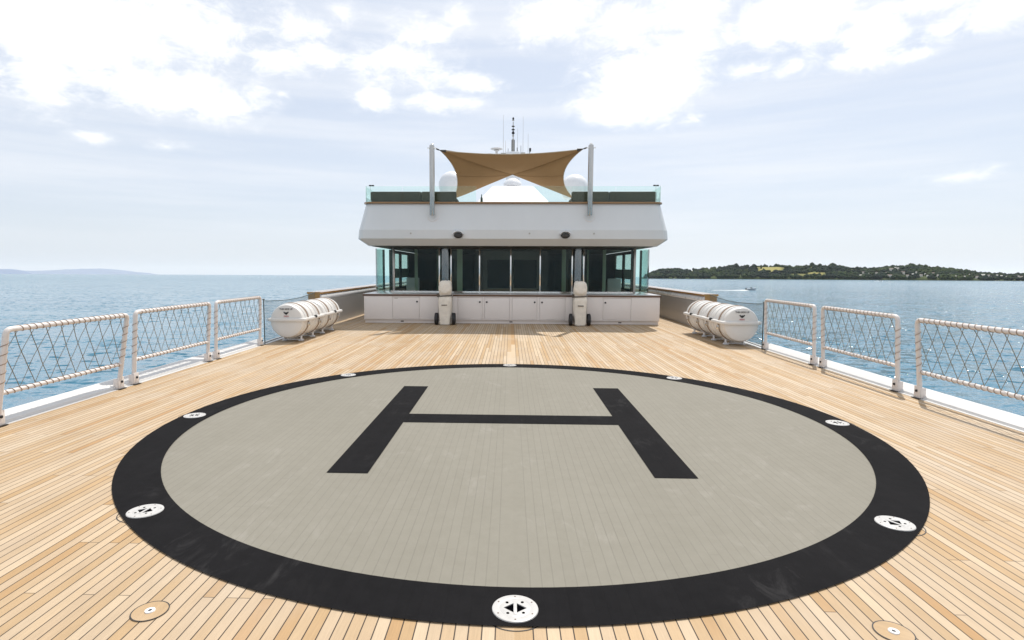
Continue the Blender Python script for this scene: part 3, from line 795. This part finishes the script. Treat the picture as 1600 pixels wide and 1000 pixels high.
for x, y, w in ((-1.70, 19.3, .09), (-3.20, 19.5, .05), (1.78, 19.3, .07), (3.15, 19.5, .06), (-2.45, 19.4, .03), (2.60, 19.5, .04)):  # pleated strips added to stand in for green reflections in the panes
    b = MB(); n_ = 9
    b.loft([[(x-w+2*w*k/n_, y+(.03 if k % 2 else -.03), z) for k in range(n_+1)] for z in (.08, 2.33)], False, False, False); build('green_strip', b, 'green_strip', dh, smooth=60, fix=False)
b = MB(); b.box(-3.0, 3.05, 20.9, 21.4, .74, .78); b.box(-2.4, -2.3, 21, 21.3, .06, .74); b.box(2.3, 2.4, 21, 21.3, .06, .74); build('counter', b, 'brushed', dh)
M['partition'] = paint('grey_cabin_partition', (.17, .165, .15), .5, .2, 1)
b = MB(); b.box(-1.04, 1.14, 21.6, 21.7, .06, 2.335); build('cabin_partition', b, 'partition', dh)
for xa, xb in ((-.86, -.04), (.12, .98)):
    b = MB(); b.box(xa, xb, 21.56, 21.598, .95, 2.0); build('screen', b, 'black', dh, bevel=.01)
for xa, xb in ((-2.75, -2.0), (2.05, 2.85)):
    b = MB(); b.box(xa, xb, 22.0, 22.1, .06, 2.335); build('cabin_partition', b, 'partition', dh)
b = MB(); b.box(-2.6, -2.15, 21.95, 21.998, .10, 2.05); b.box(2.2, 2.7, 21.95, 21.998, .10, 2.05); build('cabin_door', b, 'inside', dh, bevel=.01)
# glass front: panes between mullions
GP = plan(4.60, 18.62, .95, 20.6, n=8, bow=.14)
GP = [(x+CXO, y) for x, y in GP]
def gy(x):
    for (xa, ya), (xb, yb) in zip(GP, GP[1:]):
        if xa <= x <= xb and xb-xa > 1e-6: return ya+(yb-ya)*(x-xa)/(xb-xa)
    return 20.6
cuts = [-4.565, -3.79, -2.29, -1.91, -.99, .01, .95, 1.97, 2.34, 3.99, 4.625]
def seg(x0, x1):
    xs = sorted({x0, x1, *[x for x, y in GP if x0 < x < x1]}); return [(x, gy(x)) for x in xs]
for i, (xa, xb) in enumerate(zip(cuts, cuts[1:])):
    if i in (2, 7): continue
    pts = seg(xa, xb)
    if i == 0: pts = [(-4.565, 20.6)]+[p for p in pts if p[0] > -4.564]
    if i == 9: pts = [p for p in pts if p[0] < 4.624]+[(4.625, 20.6)]
    b = MB(); b.loft([[(x, y, .915) for x, y in pts], [(x, y, 2.33) for x, y in pts]], False, False, False)
    build('window_pane', b, 'sideglass' if i in (0, 9) else 'glass', dh, smooth=60, fix=False)
for i, x in enumerate(cuts):
    if i in (0, 10): 
        b = MB(); b.box(x-.02, x+.02, 19.5, 19.54, .9, 2.335); build('mullion', b, 'dark', dh); continue
    y = gy(x); w = .020 if i not in (1, 9) else .035
    b = MB(); b.box(x-w, x+w, y-.03, y+.04, .902, 2.335); build('mullion', b, 'steel' if i not in (1, 9) else 'brushed', dh, bevel=.005)
for x, y in ((-4.16, 20.2), (4.22, 20.2), (-4.55, 20.58), (4.61, 20.58)):
    b = MB(); b.box(x-.035, x+.035, y-.035, y+.035, .902, 2.335); build('corner_post', b, 'dark', dh)
for xa, xb in ((-2.29, -1.91), (1.97, 2.34)):
    b = MB(); m_ = (xa+xb)/2; r = (xb-xa)/2-.024; y = gy(m_)
    b.loft([[(m_+r*sin(a), y+.12-.20*cos(a), z) for a in [radians(-90+180*k/14) for k in range(15)]] for z in (.902, 2.335)], True)
    build('steel_column', b, 'mirror', dh, smooth=50)
b = MB(); pts = [(x, y-.035) for x, y in seg(-3.9, 3.95)]; b.loft([[(x, y, .9005) for x, y in pts], [(x, y, .945) for x, y in pts], [(x, y+.07, .945) for x, y in pts], [(x, y+.07, .9005) for x, y in pts]], False, False, False)
build('window_sill', b, 'steel', dh, smooth=40)
b = MB(); pts = seg(-3.9, 3.95); b.loft([[(x, y-.03, 2.29) for x, y in pts], [(x, y-.03, 2.338) for x, y in pts], [(x, y+.04, 2.338) for x, y in pts], [(x, y+.04, 2.29) for x, y in pts]], False, False, False)
build('window_head', b, 'dark', dh, smooth=40)
# chairs inside
def cabin_chair(loc, rz, label):
    o = thing('dining_chair', loc, label, 'chair', 'pale chairs inside the deckhouse'); L = Vector(loc)
    b = MB(); b.box(L.x-.23, L.x+.23, L.y-.22, L.y+.22, L.z+.40, L.z+.50); build('seat', b, 'chair', o, bevel=.03)
    b = MB(); b.box(L.x-.23, L.x+.23, L.y-.26, L.y-.19, L.z+.50, L.z+1.28); build('backrest', b, 'chair', o, bevel=.03)
    for sx in (-1, 1):
        for sy in (-1, 1):
            b = MB(); b.box(L.x+sx*.19-.02, L.x+sx*.19+.02, L.y+sy*.18-.02, L.y+sy*.18+.02, L.z, L.z+.40); build('leg', b, 'dark', o)
    o.rotation_euler.z = rz; return o
c0 = cabin_chair((-3.55, 20.7, .06), .3, 'pale high-back chair seen through the left deckhouse window')
dup_thing(c0, (3.72, 20.6, .06), 'pale high-back chair seen through the right deckhouse window', -.3)

# floodlights
def floodlight(x, label):
    o = thing('floodlight', (x, 16.9, 2.64), label, 'floodlight', 'floodlights under the overhang')
    b = MB()
    rg = []
    for s_, y in ((.2, .02), (.9, .02), (1, -.02), (.97, -.09), (.86, -.10)):
        rg.append([(x+.128*s_*cos(a)*(1-.08*abs(sin(a))), 16.9+y, 2.63+.078*s_*sin(a)) for a in [2*pi*k/28 for k in range(28)]])
    b.loft(rg, True, True, False); build('housing', b, 'black', o, smooth=40)
    b = MB(); b.loft([[(x+.108*cos(a), 16.808, 2.63+.06*sin(a)) for a in [2*pi*k/28 for k in range(28)]], [(x+.06*cos(a), 16.80, 2.63+.03*sin(a)) for a in [2*pi*k/28 for k in range(28)]]], True, False, True); build('lens', b, 'dark', o)
    b = MB(); b.loft([[(x+.145*cos(a)*k_, y_, 2.648+.098*sin(a)*k_) for a in [radians(15+150*j/14) for j in range(15)]] for k_, y_ in ((1, 16.92), (1.0, 16.77), (1.14, 16.77), (1.14, 16.92))], False, False, False)
    build('hood', b, 'white', o, smooth=40)
    return o
fl_ = floodlight(-1.53, 'black oval floodlight under the overhang, left of centre'); dup_thing(fl_, (1.585, 16.9, 2.64), 'black oval floodlight under the overhang, right of centre')

# ------------------------------------------------------------------ upper deck: glass, sofas, poles, sail
def balustrade(x0, x1, side):
    o = thing('glass_balustrade', ((x0+x1)/2, 17.36, 3.635), 'clear green glass balustrade on the %s half of the upper deck' % ('left' if side < 0 else 'right'), 'balustrade', 'glass balustrades on the upper deck')
    n = 3
    for k in range(n):
        a, c = x0+(x1-x0)*k/n+.008, x0+(x1-x0)*(k+1)/n-.008
        b = MB(); b.box(a, c, 17.36, 17.372, 3.637, 4.115); build('pane', b, 'balglass', o)
    xe = x0 if side < 0 else x1
    b = MB(); b.box(xe-.006, xe+.006, 17.40, 19.6, 3.637, 4.10); build('return_pane', b, 'balglass', o)
    for q in (0, .13):
        b = MB(); xx = xe-side*(q+.012)
        b.tube([(xx, 17.385, 3.636), (xx, 17.385, 4.13)], .008, 8); build('post', b, 'steel', o)
    for q in ((.10, .19) if side > 0 else (.14, .22)):
        b = MB(); b.box(xe-side*q-.035, xe-side*q+.035, 17.35, 17.40, 4.118, 4.155); build('clamp', b, 'dark', o, bevel=.006)
    return o
balustrade(-4.36, -1.03, -1); balustrade(.45, 4.42, 1)
def sofa(x0, x1, split, label):
    o = thing('sofa', ((x0+x1)/2, 18.1, 3.59), label, 'sofa', 'olive sofas behind the glass')
    b = MB(); b.box(x0, x1, 17.62, 18.6, 3.59, 3.70); build('base', b, 'sofa', o, bevel=.02)
    for a, c in ((x0, split-.006), (split+.006, x1)):
        b = MB(); b.box(a, c, 17.60, 17.80, 3.702, 3.995); build('backrest', b, 'sofa', o, bevel=.05, bseg=4)
        b = MB(); b.box(a, c, 17.81, 18.6, 3.702, 3.84); build('seat_cushion', b, 'sofa', o, bevel=.04, bseg=3)
sofa(-4.27, -1.66, -2.72, 'olive brown sofa behind the left glass balustrade')
sofa(1.83, 4.36, 2.95, 'olive brown sofa behind the right glass balustrade')
b = MB(); q = Vector((-.88, 17.48, 3.635)); b.lathe([(.034, 0), (.036, .01), (.036, .13), (.014, .19), (.013, .25), (.015, .255)], q, n=14)
tag(build('bottle', b, 'bottle', loc=tuple(q)), 'dark green bottle standing on the upper deck rail left of centre', 'bottle')

def sail_pole(x, label):
    o = thing('sail_pole', (x, 16.95, 3.22), label, 'pole', 'poles holding the shade sail')
    b = MB(); b.lathe([(.068, .0), (.076, .03), (.076, 1.96), (.07, 2.0)], (x, 16.95, 3.22), n=24); build('shaft', b, 'pole', o, smooth=50)
    b = MB(); b.box(x-.13, x+.13, 16.90, 17.0, 5.13, 5.155); b.lathe([(.05, 2.0), (.05, 2.03), (.02, 2.06)], (x, 16.95, 3.22), n=16); build('top_plate', b, 'steel', o, bevel=.004)
    b = MB(); b.lathe([(.02, -.02), (.02, .25)], (x, 16.98, 3.30), 'y', 10); b.lathe([(.02, -.02), (.02, .30)], (x, 16.98, 3.52), 'y', 10); build('fixing_pin', b, 'steel', o)
    return o
sp_ = sail_pole(-2.30, 'pale metal pole holding the left corner of the shade sail'); dup_thing(sp_, (2.29, 16.95, 3.22), 'pale metal pole holding the right corner of the shade sail')

sl = thing('shade_sail', (0, 18.2, 4.3), 'sand brown shade sail stretched between two poles over the upper deck', 'shade sail')
FL, FR = Vector((-2.08, 17.10, 5.11)), Vector((2.08, 17.10, 5.14)); BL, BR = Vector((-2.05, 20.6, 4.12)), Vector((2.24, 20.6, 4.12)); AP = Vector((.05, 19.9, 4.86))
def edge(a, c, mid, n):
    out = []
    for i in range(n+1):
        t_ = i/n; out.append(a.lerp(c, t_)+(Vector(mid)-(a+c)/2)*(4*t_*(1-t_)))
    return out
bound = edge(BL, FL, (-1.73, 18.6, 4.62), 16)+edge(FL, FR, (.0, 17.28, 5.03), 26)[1:]+edge(FR, BR, (1.66, 18.6, 4.62), 16)[1:]
b = MB(); n = len(bound); m_ = 12; vs = []
for i, p in enumerate(bound):
    for j in range(m_+1):
        t_ = j/m_; q = AP.lerp(p, t_); s_ = i/(n-1)
        q = q+Vector((0, 0, -.05*sin(pi*t_)*sin(pi*s_)))
        q.z += .030*noise.noise(Vector((s_*15, t_*1.0, 2)))*t_+.02*noise.noise(Vector((s_*5, t_*2, 7)))
        vs.append(q)
b.add(vs, [(i*(m_+1)+j, (i+1)*(m_+1)+j, (i+1)*(m_+1)+j+1, i*(m_+1)+j+1) for i in range(n-1) for j in range(m_)])
cl = build('cloth', b, 'sail', sl, smooth=60)
b = MB(); b.tube(bound, .012, 6); b.tube([BL.lerp(AP, k/8) for k in range(9)]+[AP.lerp(BR, k/8) for k in range(1, 9)], .007, 6); build('hem', b, 'hem', sl, smooth=60)
b = MB()
for c_, d_ in ((AP, FR), (AP, FL), (AP, bound[8]), (AP, bound[-9])): b.tube([c_.lerp(d_, k/10)+Vector((0, 0, -.05*sin(pi*k/10)-.004)) for k in range(11)], .004, 4)
build('seam', b, 'sail', sl)
for c_, pole in ((FL, Vector((-2.24, 16.98, 5.16))), (FR, Vector((2.23, 16.98, 5.17)))):
    b = MB(); d = (c_-pole); b.tube([pole, pole+d*.35], .012, 8); b.tube([pole+d*.35, pole+d*.8], .022, 8); b.tube([pole+d*.8, c_-d*.2*0], .012, 8)
    inn = Vector((c_.x*.92, c_.y+.03, c_.z-.02)); b.tube([c_, inn], .03, 8, rs=[.016, .045]); build('turnbuckle', b, 'dark', sl, smooth=50)
for c_ in (BL, BR):
    b = MB(); b.tube([c_, Vector((c_.x*1.04, 20.9, 3.62))], .012, 8); build('lower_stay', b, 'dark', sl)

# ------------------------------------------------------------------ funnel top, radomes, mast
wt = thing('mast_house', (.05, 27, 3.59), 'white tapering mast housing behind the upper deck seats', 'mast housing')
b = MB(); rg = []
for hw, ya, yb, z in ((2.1, 22.9, 31, 3.59), (2.0, 23.0, 31, 3.72), (.95, 26.0, 31, 5.30), (.80, 26.3, 30.8, 5.38)):
    rg.append([(.08-hw, ya, z), (.08+hw, ya, z), (.08+hw, yb, z), (.08-hw, yb, z)])
b.loft(rg); build('housing', b, 'white', wt, bevel=.06, bseg=3)
b = MB(); b.box(-.25, .42, 28.5, 30.6, 5.382, 7.35); build('tower', b, 'white', wt, bevel=.08)
def radome(loc, r, h0, label, name='radome'):
    o = thing('radome', loc, label, 'radome', 'white satellite domes'); L = Vector(loc)
    prof = [(r*.78, h0), (r*.93, h0+r*.25)]+[(r*cos(a), h0+r*.75+r*sin(a)) for a in [radians(-20+110*k/12) for k in range(12)]]+[(.01, h0+r*1.75)]
    b = MB(); b.lathe(prof, L, n=36); build('dome', b, 'white', o, smooth=60)
    b = MB(); b.lathe([(r*.35, 0), (r*.28, .05), (r*.28, h0-.04), (r*.6, h0)], L, n=20); build('pedestal', b, 'white', o, smooth=40)
    return o
radome((-2.42, 24, 3.59), .56, 1.08, 'large white radome behind the left sail pole')
radome((2.60, 24, 3.59), .56, .95, 'large white radome behind the right sail pole')
o = thing('radome', (.07, 27, 5.38), 'small white mushroom-shaped dome in the middle under the sail', 'radome', 'white satellite domes'); L = Vector((.07, 27, 5.38))
b = MB(); b.lathe([(.43, .06), (.45, .09), (.42, .20), (.33, .32), (.18, .42), (.01, .46)], L, n=32); build('dome', b, 'white', o, smooth=60)
for dx in (-.1, .12):
    b = MB(); b.lathe([(.05, 0), (.05, .07)], L+Vector((dx, 0, 0)), n=10); build('foot', b, 'brushed', o)

ms = thing('radar_mast', (.09, 30, 7.35), 'mast of dark lamps and radar scanner rising behind the shade sail', 'mast'); L = Vector((.09, 30, 7.35))
b = MB(); b.tube([L, L+Vector((0, 0, .9))], .05, 8); b.tube([L+Vector((0, 0, .85)), L+Vector((0, 0, 1.75))], .022, 8); build('pole', b, 'brushed', ms)
b = MB()
for dx in (-.06, .06): b.tube([L+Vector((dx, 0, .28)), L+Vector((dx, 0, .86))], .024, 6)
for k in range(4): b.tube([L+Vector((-.07, 0, .35+.14*k)), L+Vector((.07, 0, .35+.14*k))], .02, 6)
build('lattice', b, 'dark', ms)
for z, r, hgt in ((1.02, .055, .10), (1.14, .075, .15), (1.33, .085, .08), (1.50, .082, .07), (1.80, .065, .05), (1.86, .05, .12)):
    b = MB(); b.lathe([(r*.6, 0), (r, .02), (r*.95, hgt*.6), (r*.4, hgt)], L+Vector((0, 0, z)), n=12); build('lamp', b, 'black' if z not in (1.02, 1.80) else 'brushed', ms, smooth=50)
b = MB(); b.box(L.x-.85, L.x+.85, L.y-.03, L.y+.03, L.z+.13, L.z+.17); b.box(L.x-.62, L.x-.36, L.y-.06, L.y+.06, L.z+.10, L.z+.20); b.box(L.x+.38, L.x+.62, L.y-.06, L.y+.06, L.z+.10, L.z+.22); b.lathe([(.12, .1), (.09, .2), (.05, .3)], L, n=10); build('cross_arm', b, 'brushed', ms)
b = MB(); b.tube([L+Vector((.85, 0, .15)), L+Vector((.86, 0, .30))], .02, 6); b.box(L.x+.82, L.x+.92, L.y-.05, L.y+.05, L.z+.28, L.z+.44); build('horn', b, 'black', ms)
for dx, h in ((-.25, .28), (.21, .32), (.40, .42)):
    b = MB(); b.tube([L+Vector((dx, 0, .15)), L+Vector((dx, 0, .15+h))], .02 if dx == .21 else .012, 6); build('aerial', b, 'dark', ms)
b = MB(); q = L+Vector((-.84, 0, .18)); b.tube([q-Vector((0, 0, .08)), q+Vector((0, 0, .12))], .06, 10); b.lathe([(.05, .10), (.12, .13), (.12, .16), (.08, .18)], q, n=16); b.lathe([(.02, .18), (.30, .205), (.31, .225), (.30, .245), (.02, .26)], q, n=28); build('radar_scanner', b, 'locker', ms, smooth=50)
wh = None
for x, h, lb in ((-.41, 1.98, 'tall thin whip antenna left of the radar mast'), (-.30, .7, 'short thin whip antenna left of the radar mast'), (.32, 1.30, 'short thin whip antenna right of the radar mast'), (.60, 1.9, 'tall thin whip antenna right of the radar mast'), (.86, 1.05, 'thin whip antenna at the right end of the mast arm')):
    b = MB(); p = Vector((x, 30.2, 7.4)); b.tube([p, p+Vector((0, 0, .2)), p+Vector((0, 0, h+.12))], .01, 5, rs=[.014, .010, .006])
    b.box(min(x, .1), max(x, .1), 30.18, 30.22, 7.40, 7.43)
    tag(build('whip_antenna', b, 'brushed', loc=tuple(p)), lb, 'antenna', 'whip antennas on the mast')

# ------------------------------------------------------------------ covered trolleys
def trolley(x, y, label, seed, w, tilt):
    o = thing('covered_trolley', (x, y, 0), label, 'trolley', 'canvas covered trolleys in front of the locker')
    levels = [(.02, .84, .90), (.06, .90, .95), (.20, .95, 1), (.40, 1.0, 1.02), (.60, 1.04, 1.02), (.72, 1.08, 1.0), (.80, 1.02, .96), (.845, .90, .80), (.875, .86, .72), (.905, .90, .80), (.97, 1.02, 1.02), (1.08, 1.02, 1.0), (1.18, .98, .96), (1.25, .90, .86), (1.295, .72, .66), (1.315, .42, .38)]
    b = MB(); rg = []
    n = 36
    for z, kx, ky in levels:
        q = []
        for k in range(n):
            a = 2*pi*k/n; c_, s_ = cos(a), sin(a)
            e = (abs(c_)**3.2+abs(s_)**3.2)**(-1/3.2)
            f = 1+.14*noise.noise(Vector((c_*2.2, s_*2.2, z*6+seed)))+.085*noise.noise(Vector((c_*5, s_*5, z*14+seed)))+.018*sin(a*9+z*3+seed)*(1 if z < .7 else .4)
            q.append((x+w*kx*e*c_*f+tilt*z, y+.17*ky*e*s_*f, z+(.02*noise.noise(Vector((c_*3, s_*3, seed+z))) if z > .05 else 0)))
        rg.append(q)
    b.loft(rg); cv = build('canvas_cover', b, 'canvas', o, smooth=60)
    # flap with a slack edge and a strap
    b = MB(); vs = []
    for i in range(13):
        t_ = -1+2*i/12; zz = .985+.10*abs(t_)**1.6 if True else 0
        for dz, dy in ((.12, -.005), (.0, -.028), (-.02, -.018)): vs.append((x+w*.97*t_+tilt*zz, y-.168*(1-.12*t_*t_*t_*t_)+dy-.012, zz+dz-.03))
    b.add(vs, [(i*3+k, (i+1)*3+k, (i+1)*3+k+1, i*3+k+1) for i in range(12) for k in range(2)]); build('flap', b, 'canvas', cv, smooth=60)
    b = MB(); b.box(x-w*.45, x+w*.45, y-.195, y-.165, .585, .612); build('handle_slot', b, 'strap', cv, bevel=.006)
    b = MB(); pts = []
    for k in range(28):
        a = 2*pi*k/28; c_, s_ = cos(a), sin(a); e = (abs(c_)**3+abs(s_)**3)**(-1/3)
        pts.append((x+w*1.0*e*c_+tilt*.87, y+.155*e*s_, .868+.012*c_))
    for dz in (-.011, 0, .011): b.tube([(p[0], p[1], p[2]+dz) for p in pts], .0075, 5, closed=True)
    b.box(x-w-.05, x-w+.01, y-.06, y+.02, .83, .93)
    build('strap', b, 'strap', o)
    for s_ in (-1, 1):
        b = MB(); xx = x+s_*(w+.075)
        b.lathe([(.07, -.045), (.14, -.05), (.172, -.04), (.178, -.02), (.178, .02), (.172, .04), (.14, .05), (.07, .045)], (xx, y+.03, .180), 'x', 32)
        wl = build('wheel', b, 'black', o, smooth=40)
        b = MB(); b.lathe([(.065, -.046), (.065, .046)], (xx, y+.03, .18), 'x', 20); build('hub', b, 'dark', wl)
    b = MB(); b.tube([(x-w-.06, y+.03, .18), (x+w+.06, y+.03, .18)], .014, 8)
    for s_ in (-1, 1): b.tube([(x+s_*(w+.022), y+.09, .16), (x+s_*(w+.022), y+.12, .9)], .012, 8)
    build('frame', b, 'brushed', o)
    return o
trolley(-1.935, 16.98, 'left two-wheeled trolley under a cream canvas cover by the locker', 3.1, .185, .012)
trolley(2.06, 16.98, 'right two-wheeled trolley under a cream canvas cover by the locker', 8.6, .19, -.008)

# ------------------------------------------------------------------ settle the yacht on its trim
for o in SHIP: o.matrix_basis = T @ o.matrix_basis

# ------------------------------------------------------------------ camera
cam = bpy.data.cameras.new('camera'); co = bpy.data.objects.new('camera', cam); COL.objects.link(co)
mw = Matrix((( *rt, ), ( *up, ), ( *(-fw), ))).transposed().to_4x4(); mw.translation = EYEV
co.matrix_world = T @ mw
cam.sensor_width = 36; cam.lens = 36*F_PX/1600; cam.shift_x = (800-CX)/1600; cam.clip_start = .05; cam.clip_end = 250000
S.camera = co

# ------------------------------------------------------------------ sun and sky
SUN_EL, SUN_AZ = 61, 23
sun = bpy.data.lights.new('sun', 'SUN'); sun.energy = 4.0; sun.angle = radians(.6); sun.color = (1, .95, .87)
so = bpy.data.objects.new('sun', sun); COL.objects.link(so)
sd = Vector((sin(radians(SUN_AZ))*cos(radians(SUN_EL)), cos(radians(SUN_AZ))*cos(radians(SUN_EL)), sin(radians(SUN_EL))))
so.rotation_euler = (-sd).to_track_quat('-Z', 'Y').to_euler(); so.location = (0, 0, 60)

w = bpy.data.worlds.new('World'); S.world = w; w.use_nodes = True
t = NT(w.node_tree); bg = w.node_tree.nodes['Background']; bg.inputs['Strength'].default_value = .1
sk = t.n('ShaderNodeTexSky', sky_type='NISHITA', sun_disc=False, sun_elevation=radians(SUN_EL), sun_rotation=radians(SUN_AZ), altitude=0, air_density=1.0, dust_density=1.6, ozone_density=1.0)
d = t.n('ShaderNodeTexCoord').outputs['Generated']
sp = t.n('ShaderNodeSeparateXYZ', {0: d})
az = t.m('MULTIPLY', t.m('ARCTAN2', sp.outputs[0], sp.outputs[1]), 180/pi)
el = t.m('MULTIPLY', t.m('ARCSINE', sp.outputs[2]), 180/pi)
ae = t.n('ShaderNodeCombineXYZ', {0: az, 1: el}).outputs[0]
BLOBS = [(110, 30, 250, 85, 1.25), (300, 50, 100, 50, 1.0), (285, 146, 112, 40, 1.35), (60, 125, 60, 34, .4), (395, 150, 40, 26, .5), (430, 90, 60, 26, .8), (495, 84, 44, 22, .8), (465, 42, 50, 24, .75), (625, 98, 74, 34, 1.0), (655, 58, 52, 26, .85), (588, 156, 25, 15, .95), (690, 160, 50, 13, .95), (735, 128, 36, 14, .75), (720, 28, 18, 18, .6), (540, 20, 22, 20, .5),
    (870, 25, 70, 38, 1.1), (985, 40, 80, 36, 1.0), (1060, 20, 70, 36, 1.0), (1010, 132, 100, 48, 1.35), (950, 168, 58, 26, 1.1), (1065, 85, 62, 36, .95), (1170, 110, 50, 16, .7), (1240, 104, 40, 17, .95), (1230, 36, 100, 40, 1.0), (1345, 94, 58, 18, 1.1), (1365, 55, 52, 34, 1.0), (1430, 86, 50, 10, .7), (1560, 14, 90, 30, 1.0), (1450, 6, 110, 18, .8), (1480, 48, 30, 20, .6), (1080, 186, 16, 8, .6),
    (150, 213, 30, 7, .6), (258, 229, 22, 6, .5), (440, 147, 11, 6, .5), (60, 150, 50, 16, .5), (1500, 275, 40, 7, .35)]
acc = None
for u, v, ru, rv, s_ in BLOBS:
    a0, e0 = azel(u, v); a1_, _ = azel(u+ru, v); a2_, _ = azel(u-ru, v); _, e1_ = azel(u, v-rv); _, e2_ = azel(u, v+rv)
    ra, re = max(.3, (a1_-a2_)/2), max(.3, (e1_-e2_)/2)
    q = t.vm('MULTIPLY', t.vm('SUBTRACT', ae, (a0, e0, 0)), (1/ra, 1/re, 0))
    f = t.m('MULTIPLY', t.m('SUBTRACT', 1.25, t.vm('LENGTH', q, out=1)), s_)
    acc = f if acc is None else t.m('SMOOTH_MAX' if False else 'MAXIMUM', acc, f)
n1 = t.n('ShaderNodeTexNoise', {'Vector': t.scaled(ae, (.115, .22, 1)), 'Scale': 1, 'Detail': 9, 'Roughness': .62, 'Distortion': .25}).outputs[0]
n1b = t.n('ShaderNodeTexNoise', {'Vector': t.scaled(ae, (.42, .75, 1)), 'Scale': 1, 'Detail': 8, 'Roughness': .68, 'Distortion': .5}).outputs[0]
n2 = t.n('ShaderNodeTexNoise', {'Vector': t.n('ShaderNodeMapping', {'Vector': ae, 'Scale': (.022, .30, 1), 'Rotation': (0, 0, radians(4))}).outputs[0], 'Scale': 1, 'Detail': 5, 'Roughness': .55}).outputs[0]
# behind and overhead the cloud field goes on at random
rest = t.m('SUBTRACT', t.m('MULTIPLY', t.n('ShaderNodeTexNoise', {'Vector': d, 'Scale': 3.2, 'Detail': 4}).outputs[0], 2.4), 1.0)
inview = t.m('MULTIPLY', t.m('LESS_THAN', t.m('ABSOLUTE', az), 55), t.m('LESS_THAN', el, 34))
acc = t.m('MAXIMUM', acc, t.m('SUBTRACT', rest, t.m('MULTIPLY', inview, 4)))
cm = t.m('ADD', t.m('MULTIPLY', acc, .9), t.m('ADD', t.m('MULTIPLY', t.m('SUBTRACT', n1, .5), 2.6), t.m('MULTIPLY', t.m('SUBTRACT', n1b, .5), 2.1)))
cmask = t.m('ADD', t.m('MULTIPLY', t.smooth(cm, .0, .95), .72), t.m('MULTIPLY', t.smooth(cm, -.45, .45), .28))
ci = t.m('MULTIPLY', t.smooth(n2, .36, .70), t.m('MULTIPLY', t.smooth(el, 1, 6), .55))
SKYGAIN = 1.0
skc = t.mix(1, sk.outputs[0], (SKYGAIN, SKYGAIN, SKYGAIN, 1), 'MULTIPLY')
# thin veil of high cloud over the whole sky
c = t.mix(.64, skc, (7.5, 8.15, 9.3, 1))
c = t.mix(ci, c, (8.7, 8.9, 9.3, 1))
c = t.mix(cmask, c, (10.6, 10.6, 10.6, 1))
t.set(bg.inputs['Color'], c)

S.view_settings.view_transform = 'Standard'; S.view_settings.look = 'None'; S.view_settings.exposure = .15; S.view_settings.gamma = 1
S.cycles.max_bounces = 8; S.cycles.transparent_max_bounces = 12; S.cycles.volume_bounces = 2
S.cycles.use_denoising = True
